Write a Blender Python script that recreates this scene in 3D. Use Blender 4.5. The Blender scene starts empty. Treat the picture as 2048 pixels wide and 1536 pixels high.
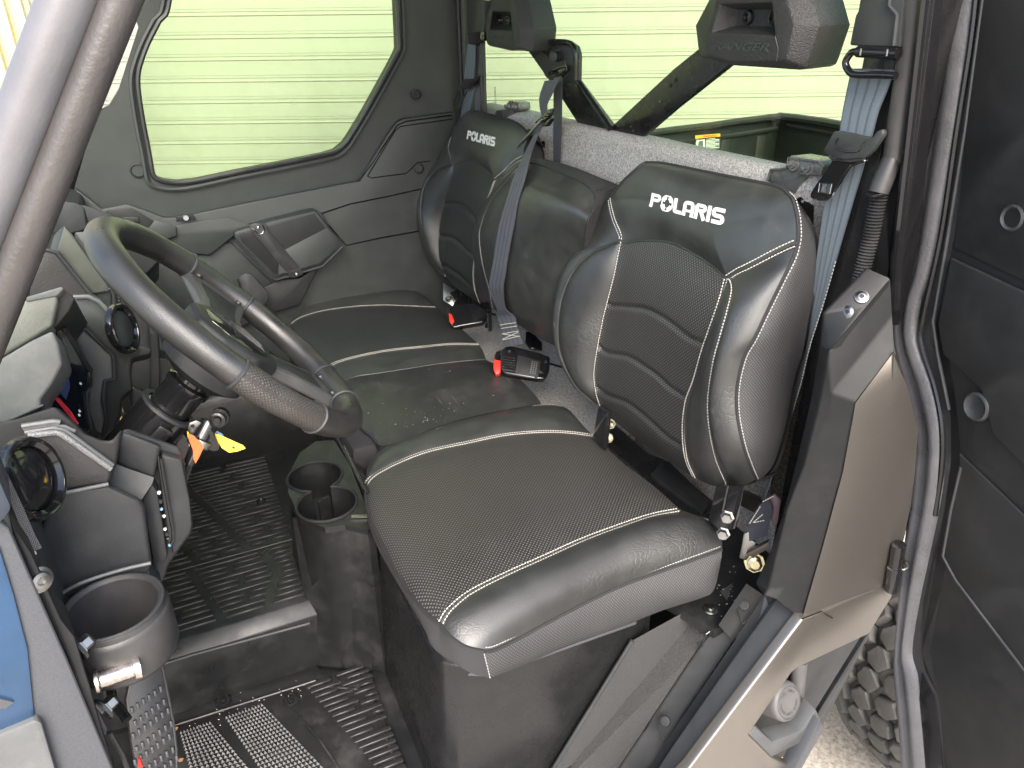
import bpy, bmesh, math, random
import numpy as np
from mathutils import Vector, Matrix
from mathutils.bvhtree import BVHTree
random.seed(7); np.random.seed(7)
S = bpy.context.scene
COL = S.collection
# ------------------------------------------------------------------ camera
CAM = np.array([-0.282, -0.732, 0.795])
YAW, PIT, ROL = [math.radians(a) for a in (25.116, 26.505, -0.643)]
FOC = 1460.4                       # focal length in photo pixels (2048 wide)
_f = np.array([math.sin(YAW)*math.cos(PIT), math.cos(YAW)*math.cos(PIT), -math.sin(PIT)])
_r = np.array([math.cos(YAW), -math.sin(YAW), 0.0]); _u = np.cross(_r, _f)
CR = _r*math.cos(ROL)+_u*math.sin(ROL); CU = -_r*math.sin(ROL)+_u*math.cos(ROL); CF = _f
cd = bpy.data.cameras.new('camera'); cam = bpy.data.objects.new('camera', cd); COL.objects.link(cam)
cd.sensor_width = 36.0; cd.lens = 36.0*FOC/2048.0; cd.clip_start = 0.02; cd.clip_end = 300
m = Matrix.Identity(4)
for i in range(3):
    m[i][0], m[i][1], m[i][2], m[i][3] = CR[i], CU[i], -CF[i], CAM[i]
cam.matrix_world = m; S.camera = cam
# ------------------------------------------------------------------ light
SUN_EL, SUN_AZ = math.radians(44), math.radians(196)     # azimuth measured clockwise from +Y
w = bpy.data.worlds.new('World'); S.world = w; w.use_nodes = True
nt = w.node_tree; nt.nodes.clear()
sky = nt.nodes.new('ShaderNodeTexSky'); sky.sky_type = 'NISHITA'; sky.sun_disc = False
sky.sun_elevation = SUN_EL; sky.sun_rotation = SUN_AZ; sky.dust_density = 4.0; sky.ozone_density = 1.0; sky.air_density = 1.0
bg = nt.nodes.new('ShaderNodeBackground'); bg.inputs['Strength'].default_value = 0.15
wo = nt.nodes.new('ShaderNodeOutputWorld')
nt.links.new(sky.outputs[0], bg.inputs[0]); nt.links.new(bg.outputs[0], wo.inputs[0])
sd = bpy.data.lights.new('sun', 'SUN'); sd.energy = 1.15; sd.angle = math.radians(42); sd.color = (1.0, 0.985, 0.96)
so = bpy.data.objects.new('sun', sd); COL.objects.link(so)
sdir = Vector((math.sin(SUN_AZ)*math.cos(SUN_EL), math.cos(SUN_AZ)*math.cos(SUN_EL), math.sin(SUN_EL)))
so.rotation_euler = sdir.to_track_quat('Z', 'Y').to_euler(); so.location = sdir*20
S.view_settings.view_transform = 'Standard'; S.view_settings.look = 'None'
S.view_settings.exposure = 1.9; S.view_settings.gamma = 1.0
S.render.engine = 'CYCLES'
# ------------------------------------------------------------------ projection helpers
def ray(x, y): return CF + CR*((x-1024)/FOC) - CU*((y-768)/FOC)
class PL:
    def __init__(s, o, n): s.o = np.array(o, float); s.n = np.array(n, float)/np.linalg.norm(n)
    def __call__(s, x, y, d=0.0):
        q = ray(x, y); return CAM + q*(((s.o + s.n*d - CAM)@s.n)/(q@s.n))
def PX(c): return PL((c, 0, 0), (-1, 0, 0))
def PY(c): return PL((0, c, 0), (0, -1, 0))
def PZ(c): return PL((0, 0, c), (0, 0, 1))
def at(x, y, ax, c): return {'x': PX, 'y': PY, 'z': PZ}[ax](c)(x, y)
def poly(pl, pts, d=0.0): return [pl(p[0], p[1], (p[2] if len(p) > 2 else 0)+d) for p in pts]
# ------------------------------------------------------------------ object helpers
WC = {}
def V(a): return Vector((float(a[0]), float(a[1]), float(a[2])))
def thing(name, label, cat, loc, group=None, kind=None):
    o = bpy.data.objects.new(name, None); COL.objects.link(o); o.location = V(loc); o.empty_display_size = 0.05
    o['label'] = label; o['category'] = cat
    if group: o['group'] = group
    if kind: o['kind'] = kind
    WC[o] = V(loc); return o
def place(o, parent, c):
    if parent is not None:
        o.parent = parent; o.location = c - WC[parent]
    else: o.location = c
    WC[o] = c
def finish(me, ang=38):
    for p in me.polygons: p.use_smooth = True
    me.set_sharp_from_angle(angle=math.radians(ang))
def mk(name, vs, fs, mat, parent=None, bevel=0.0, seg=2, uv=None, label=None, kind=None, ang=38, recalc=True, mats=None, weld=0):
    vs = np.asarray(vs, float); c = V((vs.min(0)+vs.max(0))/2)
    me = bpy.data.meshes.new(name); me.from_pydata([tuple(v) for v in (vs-np.array(c))], [], [list(map(int, f)) for f in fs])
    if uv is not None:
        l = me.uv_layers.new(name='UVMap'); vi = np.empty(len(me.loops), int); me.loops.foreach_get('vertex_index', vi)
        l.data.foreach_set('uv', np.asarray(uv, float)[vi].ravel())
    if bevel or recalc:
        bm = bmesh.new(); bm.from_mesh(me)
        if weld: bmesh.ops.remove_doubles(bm, verts=bm.verts, dist=weld)
        if recalc: bmesh.ops.recalc_face_normals(bm, faces=bm.faces)
        if bevel:
            ed = [e for e in bm.edges if len(e.link_faces) == 2 and e.calc_face_angle(0) > 0.35]
            bmesh.ops.bevel(bm, geom=ed, offset=bevel, segments=seg, profile=0.5, affect='EDGES', clamp_overlap=True)
        bm.to_mesh(me); bm.free()
    me.materials.append(mat)
    finish(me, ang)
    o = bpy.data.objects.new(name, me); COL.objects.link(o); place(o, parent, c)
    if label: o['label'] = label
    if kind: o['kind'] = kind
    return o
def inst(src, parent, loc, rot=None, scale=None, name=None):
    o = bpy.data.objects.new(name or src.name.split('.')[0], src.data); COL.objects.link(o)
    place(o, parent, V(loc))
    if rot is not None: o.rotation_euler = rot
    if scale is not None: o.scale = scale
    return o
def prism(pts, vec):
    pts = [np.asarray(p, float) for p in pts]; n = len(pts); vec = np.asarray(vec, float)
    vs = pts + [p+vec for p in pts]
    fs = [list(range(n)), list(range(2*n-1, n-1, -1))] + [[i, (i+1) % n, n+(i+1) % n, n+i] for i in range(n)]
    return vs, fs
def slab(name, pts, vec, mat, parent=None, bevel=0.0, **k):
    vs, fs = prism(pts, vec); return mk(name, vs, fs, mat, parent, bevel, **k)
def join(parts):
    vs, fs = [], []
    for a, b in parts:
        o = len(vs); vs += [np.asarray(q, float) for q in a]; fs += [[i+o for i in f] for f in b]
    return vs, fs
def catmull(pts, n, closed=False):
    p = np.asarray(pts, float)
    if closed: p = np.vstack([p[-1], p, p[0], p[1]])
    else: p = np.vstack([2*p[0]-p[1], p, 2*p[-1]-p[-2]])
    segs = []
    for i in range(1, len(p)-2):
        t = np.linspace(0, 1, 14, endpoint=False)[:, None]
        a, b, c, d = p[i-1], p[i], p[i+1], p[i+2]
        segs.append(.5*((2*b)+(c-a)*t+(2*a-5*b+4*c-d)*t**2+(3*b-a-3*c+d)*t**3))
    q = np.vstack(segs+[p[-2][None]])
    return resample(q, n)
def resample(q, n):
    q = np.asarray(q, float)
    s = np.concatenate([[0], np.cumsum(np.linalg.norm(np.diff(q, axis=0), axis=1))])
    t = np.linspace(0, s[-1], n)
    return np.stack([np.interp(t, s, q[:, k]) for k in range(q.shape[1])], 1)
def tube_geo(path, r, n=10, closed=False, cap=True, flat=1.0, up=None):
    p = np.asarray(path, float); N = len(p); r = np.broadcast_to(np.asarray(r, float), (N,))
    if closed: t = np.roll(p, -1, 0)-np.roll(p, 1, 0)
    else: t = np.gradient(p, axis=0)
    t /= np.linalg.norm(t, axis=1)[:, None]+1e-12
    a = np.asarray(up if up is not None else (0.13, 0.27, 1.0), float)
    if up is None and abs(t[0]@(a/np.linalg.norm(a))) > .9: a = np.array((1., .2, .1))
    vs, fs = [], []
    x = np.cross(t[0], a); x /= np.linalg.norm(x)
    for i in range(N):
        if up is not None: x = np.cross(t[i], a)
        x = x - t[i]*(x@t[i]); x /= np.linalg.norm(x)+1e-12; y = np.cross(t[i], x)
        for k in range(n):
            h = 2*math.pi*k/n; vs.append(p[i]+r[i]*(x*math.cos(h)+flat*y*math.sin(h)))
    M = N if closed else N-1
    for i in range(M):
        for k in range(n):
            j = (i+1) % N; fs.append([i*n+k, i*n+(k+1) % n, j*n+(k+1) % n, j*n+k])
    if cap and not closed: fs += [list(range(n))[::-1], [(N-1)*n+k for k in range(n)]]
    return vs, fs
def tube(name, path, r, mat, parent=None, n=10, closed=False, flat=1.0, up=None, **k):
    vs, fs = tube_geo(path, r, n, closed, flat=flat, up=up); return mk(name, vs, fs, mat, parent, **k)
def basis(axis, ref=(0, 0, 1)):
    z = np.asarray(axis, float); z /= np.linalg.norm(z); ref = np.asarray(ref, float)
    if abs(z@ref) > .95: ref = np.array((0, 1., 0))
    x = np.cross(ref, z); x /= np.linalg.norm(x); return x, np.cross(z, x), z
def lathe_geo(c, axis, prof, n=32, a0=0, a1=2*math.pi):
    """prof = list of (radius, height along axis)"""
    x, y, z = basis(axis); c = np.asarray(c, float); full = abs(a1-a0-2*math.pi) < 1e-6
    K = n if full else n+1; vs, fs = [], []
    for (r, h) in prof:
        for k in range(K):
            t = a0+(a1-a0)*k/n; vs.append(c+z*h+r*(x*math.cos(t)+y*math.sin(t)))
    for i in range(len(prof)-1):
        for k in range(n):
            k2 = (k+1) % K; fs.append([i*K+k, i*K+k2, (i+1)*K+k2, (i+1)*K+k])
    return vs, fs
def lathe(name, c, axis, prof, mat, parent=None, n=32, **k):
    vs, fs = lathe_geo(c, axis, prof, n); return mk(name, vs, fs, mat, parent, weld=1e-6, **k)
def box_geo(c, sx, sy, sz, X=(1, 0, 0), Y=(0, 1, 0), Z=(0, 0, 1)):
    c = np.asarray(c, float); X, Y, Z = [np.asarray(a, float) for a in (X, Y, Z)]
    vs = [c+X*sx*i/2+Y*sy*j/2+Z*sz*k/2 for k in (-1, 1) for j in (-1, 1) for i in (-1, 1)]
    return vs, [[0, 1, 3, 2], [4, 6, 7, 5], [0, 4, 5, 1], [2, 3, 7, 6], [0, 2, 6, 4], [1, 5, 7, 3]]
def coons(b, t, l, r):
    """b,t run left->right (nu points); l,r run bottom->top (nv points)"""
    nu, nv = len(b), len(l); u = np.linspace(0, 1, nu)[None, :, None]; v = np.linspace(0, 1, nv)[:, None, None]
    return ((1-v)*b[None]+v*t[None]+(1-u)*l[:, None]+u*r[:, None]
            - ((1-u)*(1-v)*b[0]+u*(1-v)*b[-1]+(1-u)*v*t[0]+u*v*t[-1]))
def grid_faces(nu, nv): return [[j*nu+i, j*nu+i+1, (j+1)*nu+i+1, (j+1)*nu+i] for j in range(nv-1) for i in range(nu-1)]
def prof4(t, p=3.0): return 1-np.abs(2*t-1)**p
def dist_poly(pts, line):
    d = np.full(len(pts), 1e9)
    for a, b in zip(line[:-1], line[1:]):
        ab = b-a; t = np.clip(((pts-a)@ab)/(ab@ab+1e-12), 0, 1); d = np.minimum(d, np.linalg.norm(pts-a-t[:, None]*ab, axis=1))
    return d
def surface_hit(objs, x, y):
    """world point and normal where the sight line of a photo pixel meets built surfaces"""
    best = None; q = V(ray(x, y)); q.normalize()
    for o in objs:
        if o not in BV:
            c = WC[o]; me = o.data
            BV[o] = BVHTree.FromPolygons([v.co + c for v in me.vertices], [p.vertices[:] for p in me.polygons])
        h = BV[o].ray_cast(V(CAM), q)
        if h[0] is not None and (best is None or h[3] < best[2]):
            n = h[1]; best = (np.array(h[0]), np.array(n if n.dot(q) < 0 else -n), h[3])
    return best
BV = {}
def project(p):
    d = np.asarray(p, float)-CAM; z = d@CF
    return np.stack([1024+FOC*(d@CR)/z, 768-FOC*(d@CU)/z], -1)
# ------------------------------------------------------------------ materials
MT = {}
def mat(name, base, rough=.5, metal=0., bump=0.0, bscale=400., var=0.12, vscale=25., coat=0., spec=.5, rvar=.08, dust=0., tex=None, stretch=None, dcol=(.34, .33, .31)):
    if name in MT: return MT[name]
    m = bpy.data.materials.new(name); m.use_nodes = True; n = m.node_tree.nodes; L = m.node_tree.links
    b = n['Principled BSDF']; b.inputs['Metallic'].default_value = metal; b.inputs['Specular IOR Level'].default_value = spec
    b.inputs['Coat Weight'].default_value = coat; b.inputs['Coat Roughness'].default_value = .12
    tc = n.new('ShaderNodeTexCoord')
    src = tc.outputs['Object']
    if stretch:
        mp = n.new('ShaderNodeMapping'); mp.inputs['Scale'].default_value = stretch; L.new(src, mp.inputs[0]); src2 = mp.outputs[0]
    else: src2 = src
    nz = n.new('ShaderNodeTexNoise'); nz.inputs['Scale'].default_value = vscale; nz.inputs['Detail'].default_value = 6; L.new(src2, nz.inputs['Vector'])
    mr = n.new('ShaderNodeMapRange'); mr.inputs[1].default_value = .3; mr.inputs[2].default_value = .7; mr.inputs[3].default_value = 1-var; mr.inputs[4].default_value = 1+var
    L.new(nz.outputs[0], mr.inputs[0])
    col = n.new('ShaderNodeVectorMath'); col.operation = 'SCALE'; col.inputs[0].default_value = base; L.new(mr.outputs[0], col.inputs['Scale'])
    cout = col.outputs[0]
    rr = n.new('ShaderNodeMapRange'); rr.inputs[1].default_value = .3; rr.inputs[2].default_value = .7; rr.inputs[3].default_value = max(.03, rough-rvar); rr.inputs[4].default_value = rough+rvar
    L.new(nz.outputs[0], rr.inputs[0]); L.new(rr.outputs[0], b.inputs['Roughness'])
    if dust:
        dn = n.new('ShaderNodeTexNoise'); dn.inputs['Scale'].default_value = 9; dn.inputs['Detail'].default_value = 9; dn.inputs['Roughness'].default_value = .72; L.new(src, dn.inputs['Vector'])
        dm = n.new('ShaderNodeMapRange'); dm.inputs[1].default_value = .5; dm.inputs[2].default_value = .78; dm.inputs[3].default_value = 0; dm.inputs[4].default_value = dust; L.new(dn.outputs[0], dm.inputs[0])
        mx = n.new('ShaderNodeMix'); mx.data_type = 'RGBA'; L.new(dm.outputs[0], mx.inputs[0]); L.new(cout, mx.inputs[6]); mx.inputs[7].default_value = (*dcol, 1); cout = mx.outputs[2]
    hgt = None
    if bump:
        bn = n.new('ShaderNodeTexNoise'); bn.inputs['Scale'].default_value = bscale; bn.inputs['Detail'].default_value = 3; L.new(src2, bn.inputs['Vector']); hgt = bn.outputs[0]
    if tex:
        cout, hgt = tex(n, L, cout, hgt, src, b)
    L.new(cout, b.inputs['Base Color'])
    if hgt is not None:
        bp = n.new('ShaderNodeBump'); bp.inputs['Strength'].default_value = bump or .4; bp.inputs['Distance'].default_value = .002; L.new(hgt, bp.inputs['Height']); L.new(bp.outputs[0], b.inputs['Normal'])
    MT[name] = m; return m
def N(n, t, **k):
    x = n.new(t)
    for a, v in k.items(): setattr(x, a, v)
    return x
def mth(n, L, op, a, b=None, c=None):
    x = n.new('ShaderNodeMath'); x.operation = op
    for i, v in enumerate((a, b, c)):
        if v is None: continue
        if isinstance(v, (int, float)): x.inputs[i].default_value = v
        else: L.new(v, x.inputs[i])
    return x.outputs[0]
def mixc(n, L, fac, a, b):
    x = n.new('ShaderNodeMix'); x.data_type = 'RGBA'
    if isinstance(fac, (int, float)): x.inputs[0].default_value = fac
    else: L.new(fac, x.inputs[0])
    for i, v in ((6, a), (7, b)):
        if isinstance(v, tuple): x.inputs[i].default_value = (*v[:3], 1)
        else: L.new(v, x.inputs[i])
    return x.outputs[2]
def dots(pitch, rad, dot, soft=.10, rot=True, aspect=1.0, neg=False):
    """dot lattice, as pattern on the UV map (metres)"""
    def f(n, L, cout, hgt, src, b):
        uv = N(n, 'ShaderNodeUVMap'); sp = N(n, 'ShaderNodeSeparateXYZ'); L.new(uv.outputs[0], sp.inputs[0])
        u = mth(n, L, 'MULTIPLY', sp.outputs[0], 1/pitch); v = mth(n, L, 'MULTIPLY', sp.outputs[1], aspect/pitch)
        if rot:
            a = mth(n, L, 'MULTIPLY', mth(n, L, 'ADD', u, v), .7071); c = mth(n, L, 'MULTIPLY', mth(n, L, 'SUBTRACT', u, v), .7071); u, v = a, c
        fu = mth(n, L, 'SUBTRACT', mth(n, L, 'FRACT', u), .5); fv = mth(n, L, 'SUBTRACT', mth(n, L, 'FRACT', v), .5)
        r = mth(n, L, 'SQRT', mth(n, L, 'ADD', mth(n, L, 'MULTIPLY', fu, fu), mth(n, L, 'MULTIPLY', fv, fv)))
        mr = N(n, 'ShaderNodeMapRange'); mr.inputs[1].default_value = rad+soft; mr.inputs[2].default_value = rad-soft; L.new(r, mr.inputs[0])
        out = mixc(n, L, mr.outputs[0], cout, dot)
        h = mth(n, L, 'MULTIPLY', mr.outputs[0], .6)
        if hgt is not None: h = mth(n, L, 'ADD', h, hgt)
        return out, h
    return f
def wrinkle(scale, amt):
    """leather grain plus fine creases"""
    def f(n, L, cout, hgt, src, b):
        wn = N(n, 'ShaderNodeTexNoise'); wn.inputs['Scale'].default_value = 14; wn.inputs['Detail'].default_value = 3; L.new(src, wn.inputs['Vector'])
        add = N(n, 'ShaderNodeVectorMath', operation='MULTIPLY_ADD'); L.new(wn.outputs['Color'], add.inputs[0]); add.inputs[1].default_value = (.06, .06, .06); L.new(src, add.inputs[2])
        vo = N(n, 'ShaderNodeTexVoronoi', feature='DISTANCE_TO_EDGE'); vo.inputs['Scale'].default_value = scale; L.new(add.outputs[0], vo.inputs['Vector'])
        mr = N(n, 'ShaderNodeMapRange'); mr.inputs[1].default_value = 0; mr.inputs[2].default_value = .12; L.new(vo.outputs['Distance'], mr.inputs[0])
        mask = N(n, 'ShaderNodeTexNoise'); mask.inputs['Scale'].default_value = 9; L.new(src, mask.inputs['Vector'])
        mm = N(n, 'ShaderNodeMapRange'); mm.inputs[1].default_value = .42; mm.inputs[2].default_value = .62; mm.inputs[4].default_value = amt; L.new(mask.outputs[0], mm.inputs[0])
        h = mth(n, L, 'MULTIPLY', mr.outputs[0], mm.outputs[0])
        if hgt is not None: h = mth(n, L, 'ADD', h, hgt)
        return cout, h
    return f
def stripes(cols):
    """woven belt: stripes along the length from UV.x, cross ribs from UV.y"""
    def f(n, L, cout, hgt, src, b):
        uv = N(n, 'ShaderNodeUVMap'); sp = N(n, 'ShaderNodeSeparateXYZ'); L.new(uv.outputs[0], sp.inputs[0])
        s = mth(n, L, 'ABSOLUTE', mth(n, L, 'SINE', mth(n, L, 'MULTIPLY', sp.outputs[0], math.pi*4)))
        mr = N(n, 'ShaderNodeMapRange'); mr.inputs[1].default_value = .1; mr.inputs[2].default_value = .6; L.new(s, mr.inputs[0])
        c = mixc(n, L, mr.outputs[0], cols[0], cols[1])
        g = N(n, 'ShaderNodeTexNoise'); g.inputs['Scale'].default_value = 900; L.new(src, g.inputs['Vector'])
        c2 = mixc(n, L, mth(n, L, 'MULTIPLY', g.outputs[0], .5), c, cols[2])
        h = mth(n, L, 'ADD', mth(n, L, 'SINE', mth(n, L, 'MULTIPLY', sp.outputs[1], 2*math.pi/.0022)), mth(n, L, 'MULTIPLY', s, 2))
        return c2, mth(n, L, 'MULTIPLY', h, .25)
    return f
def speckle(c1, c2, c3, sc):
    def f(n, L, cout, hgt, src, b):
        g = N(n, 'ShaderNodeTexNoise'); g.inputs['Scale'].default_value = sc; g.inputs['Detail'].default_value = 5; g.inputs['Roughness'].default_value = .7; L.new(src, g.inputs['Vector'])
        r = N(n, 'ShaderNodeValToRGB'); L.new(g.outputs[0], r.inputs[0]); e = r.color_ramp.elements
        e[0].position = .33; e[0].color = (*c1, 1); e[1].position = .68; e[1].color = (*c3, 1); x = e.new(.5); x.color = (*c2, 1)
        return r.outputs[0], g.outputs[0]
    return f
def scratch(amount, col=(.2, .2, .2)):
    def f(n, L, cout, hgt, src, b):
        mp = N(n, 'ShaderNodeMapping'); mp.inputs['Rotation'].default_value = (.3, .5, .7); mp.inputs['Scale'].default_value = (220, 7, 30); L.new(src, mp.inputs[0])
        g = N(n, 'ShaderNodeTexNoise'); g.inputs['Scale'].default_value = 1; g.inputs['Detail'].default_value = 2; L.new(mp.outputs[0], g.inputs['Vector'])
        k = N(n, 'ShaderNodeTexNoise'); k.inputs['Scale'].default_value = 8; k.inputs['Detail'].default_value = 4; L.new(src, k.inputs['Vector'])
        a = N(n, 'ShaderNodeMapRange'); a.inputs[1].default_value = .66; a.inputs[2].default_value = .76; L.new(g.outputs[0], a.inputs[0])
        c = N(n, 'ShaderNodeMapRange'); c.inputs[1].default_value = .5; c.inputs[2].default_value = .65; c.inputs[4].default_value = amount; L.new(k.outputs[0], c.inputs[0])
        return mixc(n, L, mth(n, L, 'MULTIPLY', a.outputs[0], c.outputs[0]), cout, col), hgt
    return f
def chain(*fs):
    def f(n, L, cout, hgt, src, b):
        for g in fs: cout, hgt = g(n, L, cout, hgt, src, b)
        return cout, hgt
    return f
def glass(name, tint, refl=.05):
    m = bpy.data.materials.new(name); m.use_nodes = True; n = m.node_tree.nodes; L = m.node_tree.links; n.clear()
    o = n.new('ShaderNodeOutputMaterial'); t = n.new('ShaderNodeBsdfTransparent'); g = n.new('ShaderNodeBsdfGlossy'); x = n.new('ShaderNodeMixShader'); f = n.new('ShaderNodeFresnel')
    f.inputs[0].default_value = 1.35; g.inputs['Roughness'].default_value = .02; t.inputs[0].default_value = (*tint, 1)
    nz = n.new('ShaderNodeTexNoise'); nz.inputs['Scale'].default_value = 5; tc = n.new('ShaderNodeTexCoord'); L.new(tc.outputs['Object'], nz.inputs['Vector'])
    ge = n.new('ShaderNodeNewGeometry'); fm = n.new('ShaderNodeMath'); fm.operation = 'MULTIPLY'; inv = n.new('ShaderNodeMath'); inv.operation = 'SUBTRACT'; inv.inputs[0].default_value = 1.0; L.new(ge.outputs['Backfacing'], inv.inputs[1]); L.new(f.outputs[0], fm.inputs[0]); L.new(inv.outputs[0], fm.inputs[1])
    L.new(fm.outputs[0], x.inputs[0]); L.new(t.outputs[0], x.inputs[1]); L.new(g.outputs[0], x.inputs[2]); L.new(x.outputs[0], o.inputs[0]); return m
COVER = mat('charcoal_cover_plastic', (.011, .0117, .0123), .50, bump=.18, bscale=1400, rvar=.05, dust=.03, spec=.3)
SILLG = mat('lightened_sill_plastic', (.080, .084, .087), .44, bump=.5, bscale=900, rvar=.05, dust=.08, spec=.4)  # base grey lightened so the sill strip looks lit
DARKSCREW = mat('dark_screw_steel', (.20, .20, .20), .34, metal=1.)
SPOKE = mat('grey_spoke_plastic', (.055, .056, .055), .40, bump=.2, bscale=1200, dust=.08)
LEATHER = mat('black_leather', (.023, .024, .023), .40, spec=.9, bump=.22, bscale=900, tex=chain(wrinkle(95, .8), scratch(.35, (.11, .11, .105))), var=.15, rvar=.05)
LEATHER2 = mat('smooth_black_vinyl', (.026, .028, .026), .41, spec=.9, bump=.15, bscale=700, tex=scratch(.5, (.12, .12, .11)), var=.2, rvar=.06, dust=.06)
PERF = mat('perforated_vinyl', (.018, .0175, .017), .40, spec=.6, bump=.25, bscale=900, tex=dots(.0050, .20, (.16, .155, .14)), rvar=.04)  # pale dots paint the glints of the embossed bumps
PERF_FINE = mat('fine_perforated_vinyl', (.022, .024, .023), .42, bump=.15, bscale=900, tex=dots(.0040, .16, (.05, .052, .05)), rvar=.04)  # fainter dots, bump glints painted in as colour
FABRIC = mat('woven_side_fabric', (.026, .0255, .0265), .62, bump=.3, bscale=1200, tex=dots(.0034, .22, (.098, .097, .099), aspect=.8), rvar=.03)
CORD = mat('dark_ribbed_fabric', (.0155, .0152, .0162), .75, bump=.3, bscale=1200, tex=dots(.0022, .20, (.056, .055, .058)), rvar=.03)
PLASTIC = mat('black_textured_plastic', (.019, .020, .0205), .48, bump=.18, bscale=1400, rvar=.06, dust=.05, spec=.32)
PLASTIC_G = mat('grey_black_plastic', (.030, .032, .034), .42, bump=.25, bscale=1200, rvar=.06, dust=.06, spec=.4)
PLASTIC_D = mat('door_plastic', (.033, .037, .036), .50, bump=.2, bscale=1500, rvar=.05, dust=.03)
PEBBLE = mat('pebbled_plastic', (.028, .028, .028), .46, bump=1.0, bscale=480, rvar=.05, var=.25, vscale=520)
GLOSS = mat('gloss_black', (.010, .010, .011), .10, rvar=.03, var=.1, coat=.3)
SATIN = mat('satin_black_steel', (.012, .012, .0125), .27, rvar=.07, bump=.05, bscale=500)
BRONZE = mat('satin_bronze_panel', (.27, .25, .225), .34, metal=.85, bump=.10, bscale=1300, rvar=.04, var=.06, vscale=700)
CARBON = mat('carbon_texture_plastic', (.040, .038, .038), .40, tex=dots(.0042, .24, (.085, .08, .078), rot=False), rvar=.04, bump=.3)
RUBBER = mat('black_rubber', (.030, .030, .031), .40, bump=.15, bscale=800, rvar=.10, dust=.12)
SEAL = mat('seal_rubber', (.085, .085, .09), .33, bump=.35, bscale=260, rvar=.12, dust=.10)
MATRUB = mat('floor_mat_rubber', (.018, .018, .018), .38, bump=.2, bscale=900, rvar=.12, dust=.36, dcol=(.165, .162, .155))
TUNNEL = mat('floor_plastic', (.013, .0135, .014), .36, bump=.12, bscale=900, rvar=.10, dust=.10)
TYRE = mat('tyre_rubber', (.060, .058, .055), .62, bump=.3, bscale=300, rvar=.08, dust=.42, dcol=(.25, .235, .215))
STEEL = mat('zinc_steel', (.32, .315, .30), .34, metal=1., rvar=.10, bump=.05)
YZINC = mat('yellow_zinc', (.42, .38, .25), .30, metal=1., rvar=.10)
WORN = mat('worn_bright_steel', (.66, .60, .55), .28, metal=1., rvar=.12, var=.25, vscale=120, dust=.35, dcol=(.45, .25, .12))
CHROME = mat('chrome', (.60, .61, .62), .16, metal=1., rvar=.04)
DARKST = mat('oxidised_steel', (.10, .09, .08), .40, metal=.7, rvar=.15, dust=.5, dcol=(.30, .19, .11))
GREYTAPE = mat('grey_foil_bracket', (.17, .17, .165), .30, metal=.4, bump=.5, bscale=120, rvar=.12)
CARPET = mat('grey_speckled_carpet', (.2, .2, .2), .95, bump=1.0, tex=speckle((.15, .145, .135), (.42, .405, .38), (.72, .70, .66), 300), spec=.1)
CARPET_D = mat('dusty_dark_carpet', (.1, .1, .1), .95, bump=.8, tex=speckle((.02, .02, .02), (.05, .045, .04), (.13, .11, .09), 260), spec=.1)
BELT = mat('grey_blue_webbing', (.08, .1, .12), .55, bump=.25, tex=stripes(((.050, .064, .078), (.125, .155, .18), (.16, .19, .21))))
BELT_D = mat('charcoal_webbing', (.05, .05, .06), .55, bump=.25, tex=stripes(((.030, .032, .040), (.095, .098, .115), (.12, .125, .14))))
BELT_N = mat('dark_navy_webbing', (.015, .018, .028), .6, bump=.3, bscale=900, dust=.08)
RED = mat('red_button', (.70, .030, .020), .35)
ORANGE = mat('orange_tag', (.85, .14, .04), .5)
YELLOW = mat('yellow_tag', (.85, .66, .02), .45)
BLUETAG = mat('pale_blue_tag', (.25, .40, .55), .5)
THREAD = mat('cream_thread', (.50, .48, .43), .7)
THREAD_D = mat('grey_thread', (.30, .30, .29), .7)
THREAD_B = mat('black_thread', (.01, .01, .012), .7)
INK_W = mat('white_print', (.74, .74, .72), .5, var=.05)
INK_G = mat('grey_print', (.10, .105, .11), .5, var=.05)
INK_K = mat('black_print', (.01, .01, .01), .5)
ORANGE_P = mat('orange_print', (.85, .36, .03), .5)
BLUE = mat('blue_body_paint', (.028, .078, .165), .25, metal=.4, coat=.6, rvar=.03)
GREYP = mat('grey_satin_panel', (.085, .09, .10), .38, metal=.3, bump=.15, bscale=1500, rvar=.04, var=.15, vscale=900)
PURPLE = mat('maroon_webbing_sleeve', (.10, .055, .065), .45, bump=.2)
BEDPL = mat('dark_bed_plastic', (.010, .012, .012), .5, bump=.2, bscale=900, spec=.3)
SLAT = mat('painted_door_slat', (.385, .38, .335), .45, rvar=.05, var=.03)
CREAM = mat('cream_painted_steel', (.62, .56, .34), .45, var=.06)
YPAINT = mat('yellow_post_paint', (.85, .68, .04), .45)
GLS = glass('green_tinted_glass', (.785, .885, .715))
GLS2 = glass('windscreen_glass', (.92, .94, .92))
SCREEN = mat('dark_screen', (.006, .007, .012), .06, rvar=.02)
BLUESCR = mat('blue_grey_screen', (.03, .05, .11), .08, rvar=.02)
REDLN = mat('red_gauge_line', (.55, .03, .05), .3)
HAZEPL = mat('haze_lightened_plastic', (.10, .105, .105), .38, bump=.25, bscale=1200, rvar=.06, dust=.25)  # grey base lifted to imitate veiling haze and glare; dust on top
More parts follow.
